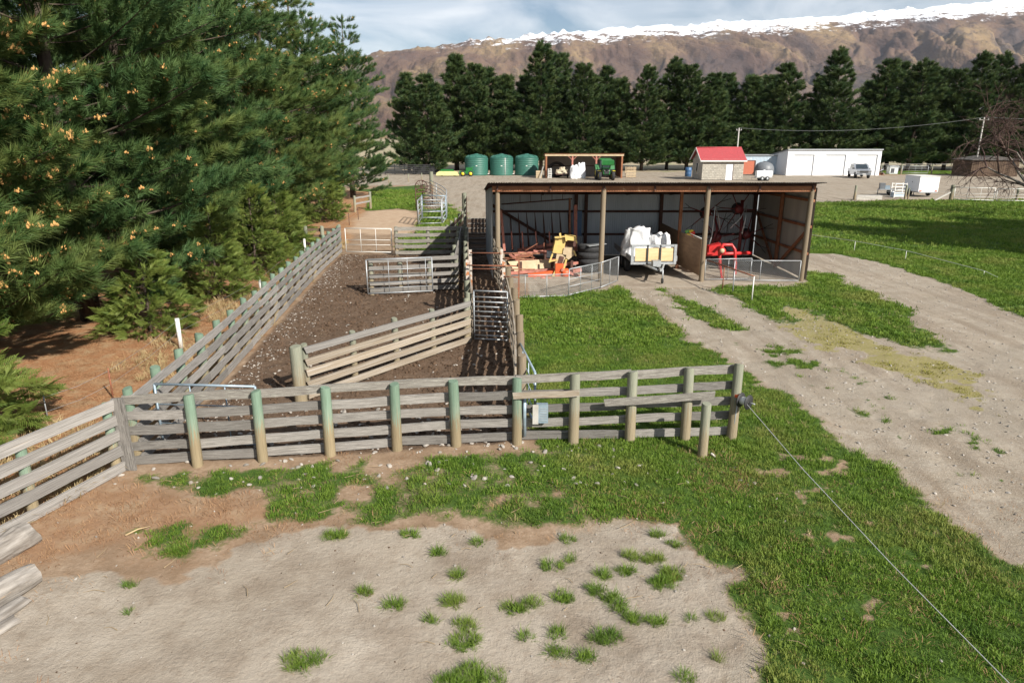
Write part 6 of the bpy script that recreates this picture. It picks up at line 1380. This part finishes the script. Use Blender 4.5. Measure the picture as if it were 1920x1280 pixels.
# power poles and line
def pole(px, pyt, Y, label, arm):
    b = W(px, pyt, Y); t = thing('power_pole', label, 'pole', (b.x, Y, 0), 0, 'power poles')
    MB().tube([(0, 0, -.3), (0, 0, b.z)], [.12, .085], 10).build('shaft', 'post_grey' if False else 'concrete', t); MB().beam((-arm, 0, b.z - .35), (arm, 0, b.z - .35), .1, .12).build('cross_arm', 'wood_grey', t)
    for s in (-1, 1): MB().lathe([(0, 0), (.05, 0), (.06, .06), (.03, .14), (0, .14)], 8, (s * arm * .85, 0, b.z - .29)).build('insulator', 'white_paint', t)
    return b
pa_ = pole(1386, 240, 108, 'short power pole rising behind the red-roofed hut', .4); pb_ = pole(1846, 220, 100, 'tall leaning power pole at the right behind the bare tree', .7)
pm = (pa_ + pb_) / 2 - V2(0, 0, 1.0); cat_ = []
for k in range(17):
    u = k / 16; q = pa_.lerp(pb_, u); q.z -= 1.0 * 4 * u * (1 - u); cat_.append(q)
tag(MB().tube(cat_, .013, 4, cap=False).build('power_line', 'mesh_wire'), 'long power line sagging between the two poles', 'wire')
tag(MB().tube([pb_, pb_ + V2(9, -2, -.5), pb_ + V2(22, -4, -.4)], .013, 4, cap=False).build('power_line', 'mesh_wire'), 'power line leaving the tall pole at the right edge', 'wire')
# ------------------------------------------------------------------ left far: black pen and green drill
t = thing('black_pen', 'low black railed pen at the foot of the leftmost far pines', 'pen', (W(722, 327, 103).x, 103, 0))
for k in range(5): MB().box((3.6, 0, .25 + k * .28), (7.2, .05, .14)).build('rail', 'black', t)
for k in range(6): MB().box((k * 1.44, .06, .75), (.12, .08, 1.5)).build('post', 'black', t)
MB().box((6.1, 2, .65), (4.6, .05, 1.3)).build('rear_panel', 'black', t)
gm = thing('seed_drill', 'long low green and pale yellow farm implement left of the tanks', 'implement', (W(822, 329, 98).x, 98.3, 0))
MB().prism([(-.3, .15), (2.9, .15), (2.6, .62), (2.2, .72), (.1, .72), (-.25, .5)], -.5, .5).build('hopper', 'pale_yellow', gm); MB().prism([(.2, .72), (2.2, .72), (2.0, .98), (.4, .98)], -.3, .3).build('hopper_lid', 'jd_green', gm)
MB().box((3.9, .3, .55), (2.0, .8, .35)).build('chassis', 'jd_green', gm); MB().box((4.3, .3, .95), (.9, .6, .5)).build('engine_cover', 'jd_green', gm); MB().tube([(3.0, .3, .5), (4.9, .3, 1.3)], .05, 5).build('arm', 'jd_green', gm)
for x in (.4, 2.2): wheel(gm, (x, .55, .3), .3, .2, 'Y', 'jd_yellow')
for x in (3.4, 4.5): wheel(gm, (x, -.05, .38), .38, .2, 'Y', 'jd_yellow')
# ------------------------------------------------------------------ logs in the lower left corner and sticks
def log_obj(px0, py0, px1, py1, r, label, seed, sq=.85, z=.0):
    a, b = G(px0, py0), G(px1, py1); d = b - a; L_ = d.length; r_ = random.Random(seed); n, mseg = 14, 9; vs = []; fs = []
    for i in range(mseg + 1):
        t = i / mseg; x = -L_ / 2 + L_ * t; rr = r * (1 + .12 * math.sin(t * 5 + seed)) * (.9 if i in (0, mseg) else 1)
        for k in range(n):
            an = 6.283 * k / n; q = rr * (1 + .10 * noise2(k * 1.7, t * 6, 1, seed, 2)) * r_.uniform(.94, 1.06); vs.append((x + (r_.uniform(-.03, .03) if i in (0, mseg) else 0), q * math.cos(an), q * math.sin(an) * sq + r * sq * .8))
    for i in range(mseg):
        for k in range(n): fs.append((i * n + k, i * n + (k + 1) % n, (i + 1) * n + (k + 1) % n, (i + 1) * n + k))
    fs += [tuple(reversed(range(n))), tuple(range(mseg * n, mseg * n + n))]
    o = MB().add(vs, fs, False).build('log', 'log', None, center=False); o.location = (a + b) / 2 + V2(0, 0, z); o.rotation_euler = (0, 0, math.atan2(d.y, d.x)); tag(o, label, 'log', 'weathered logs in the corner'); return o
log_obj(-140, 1135, 58, 1015, .19, 'smooth grey weathered log at the left edge below the fence', 2)
log_obj(-160, 1225, 64, 1090, .16, 'splintered log with pale broken end, middle of the left corner logs', 4)
log_obj(-120, 1245, 45, 1130, .12, 'brown and grey split log at the left edge, third from the fence', 6, .5)
log_obj(-140, 1270, 30, 1165, .09, 'thin grey split log nearest the bare dirt in the left corner', 8, .5)
st = MB()
for k in range(70):
    x, y = random.uniform(-6, 4.5), random.uniform(6, 10.2); a = random.uniform(0, 3.14); l_ = random.uniform(.06, .32); z = .025
    st.tube([(x, y, z), (x + math.cos(a) * l_ * .5, y + math.sin(a) * l_ * .5, z + .012), (x + math.cos(a + .2) * l_, y + math.sin(a + .2) * l_, z)], [.005, .004, .002], 4, cap=False)
o = st.build('fallen_sticks', 'straw', None, center=False); o['kind'] = 'stuff'; o['label'] = 'small fallen sticks on the dirt and grass'
for (x0, y0, x1, y1, lab) in ((235, 1003, 282, 986, 'pale bare stick on the needle litter in the lower left'), (445, 742, 300, 712, None)):
    if lab:
        a, b = G(x0, y0, .03), G(x1, y1, .03); tag(MB().tube([a, (a + b) / 2 + V2(0, .01, .02), b], [.012, .010, .004], 5).build('stick', 'straw'), lab, 'stick')
# ------------------------------------------------------------------ air between here and the mountains
hb = MB(); hb.box((2000, 4100, 900), (24000, 10400, 1830)); o = hb.build('haze', 'wire', None); o.data.materials.clear()
mh = bpy.data.materials.new('haze'); mh.use_nodes = True; n = mh.node_tree.nodes; n.remove(n['Principled BSDF']); pv = n.new('ShaderNodeVolumePrincipled'); pv.inputs['Density'].default_value = 2.4e-5; pv.inputs['Color'].default_value = (.80, .88, 1, 1); pv.inputs['Anisotropy'].default_value = .3
mh.node_tree.links.new(pv.outputs[0], n['Material Output'].inputs['Volume']); o.data.materials.append(mh); o['kind'] = 'stuff'
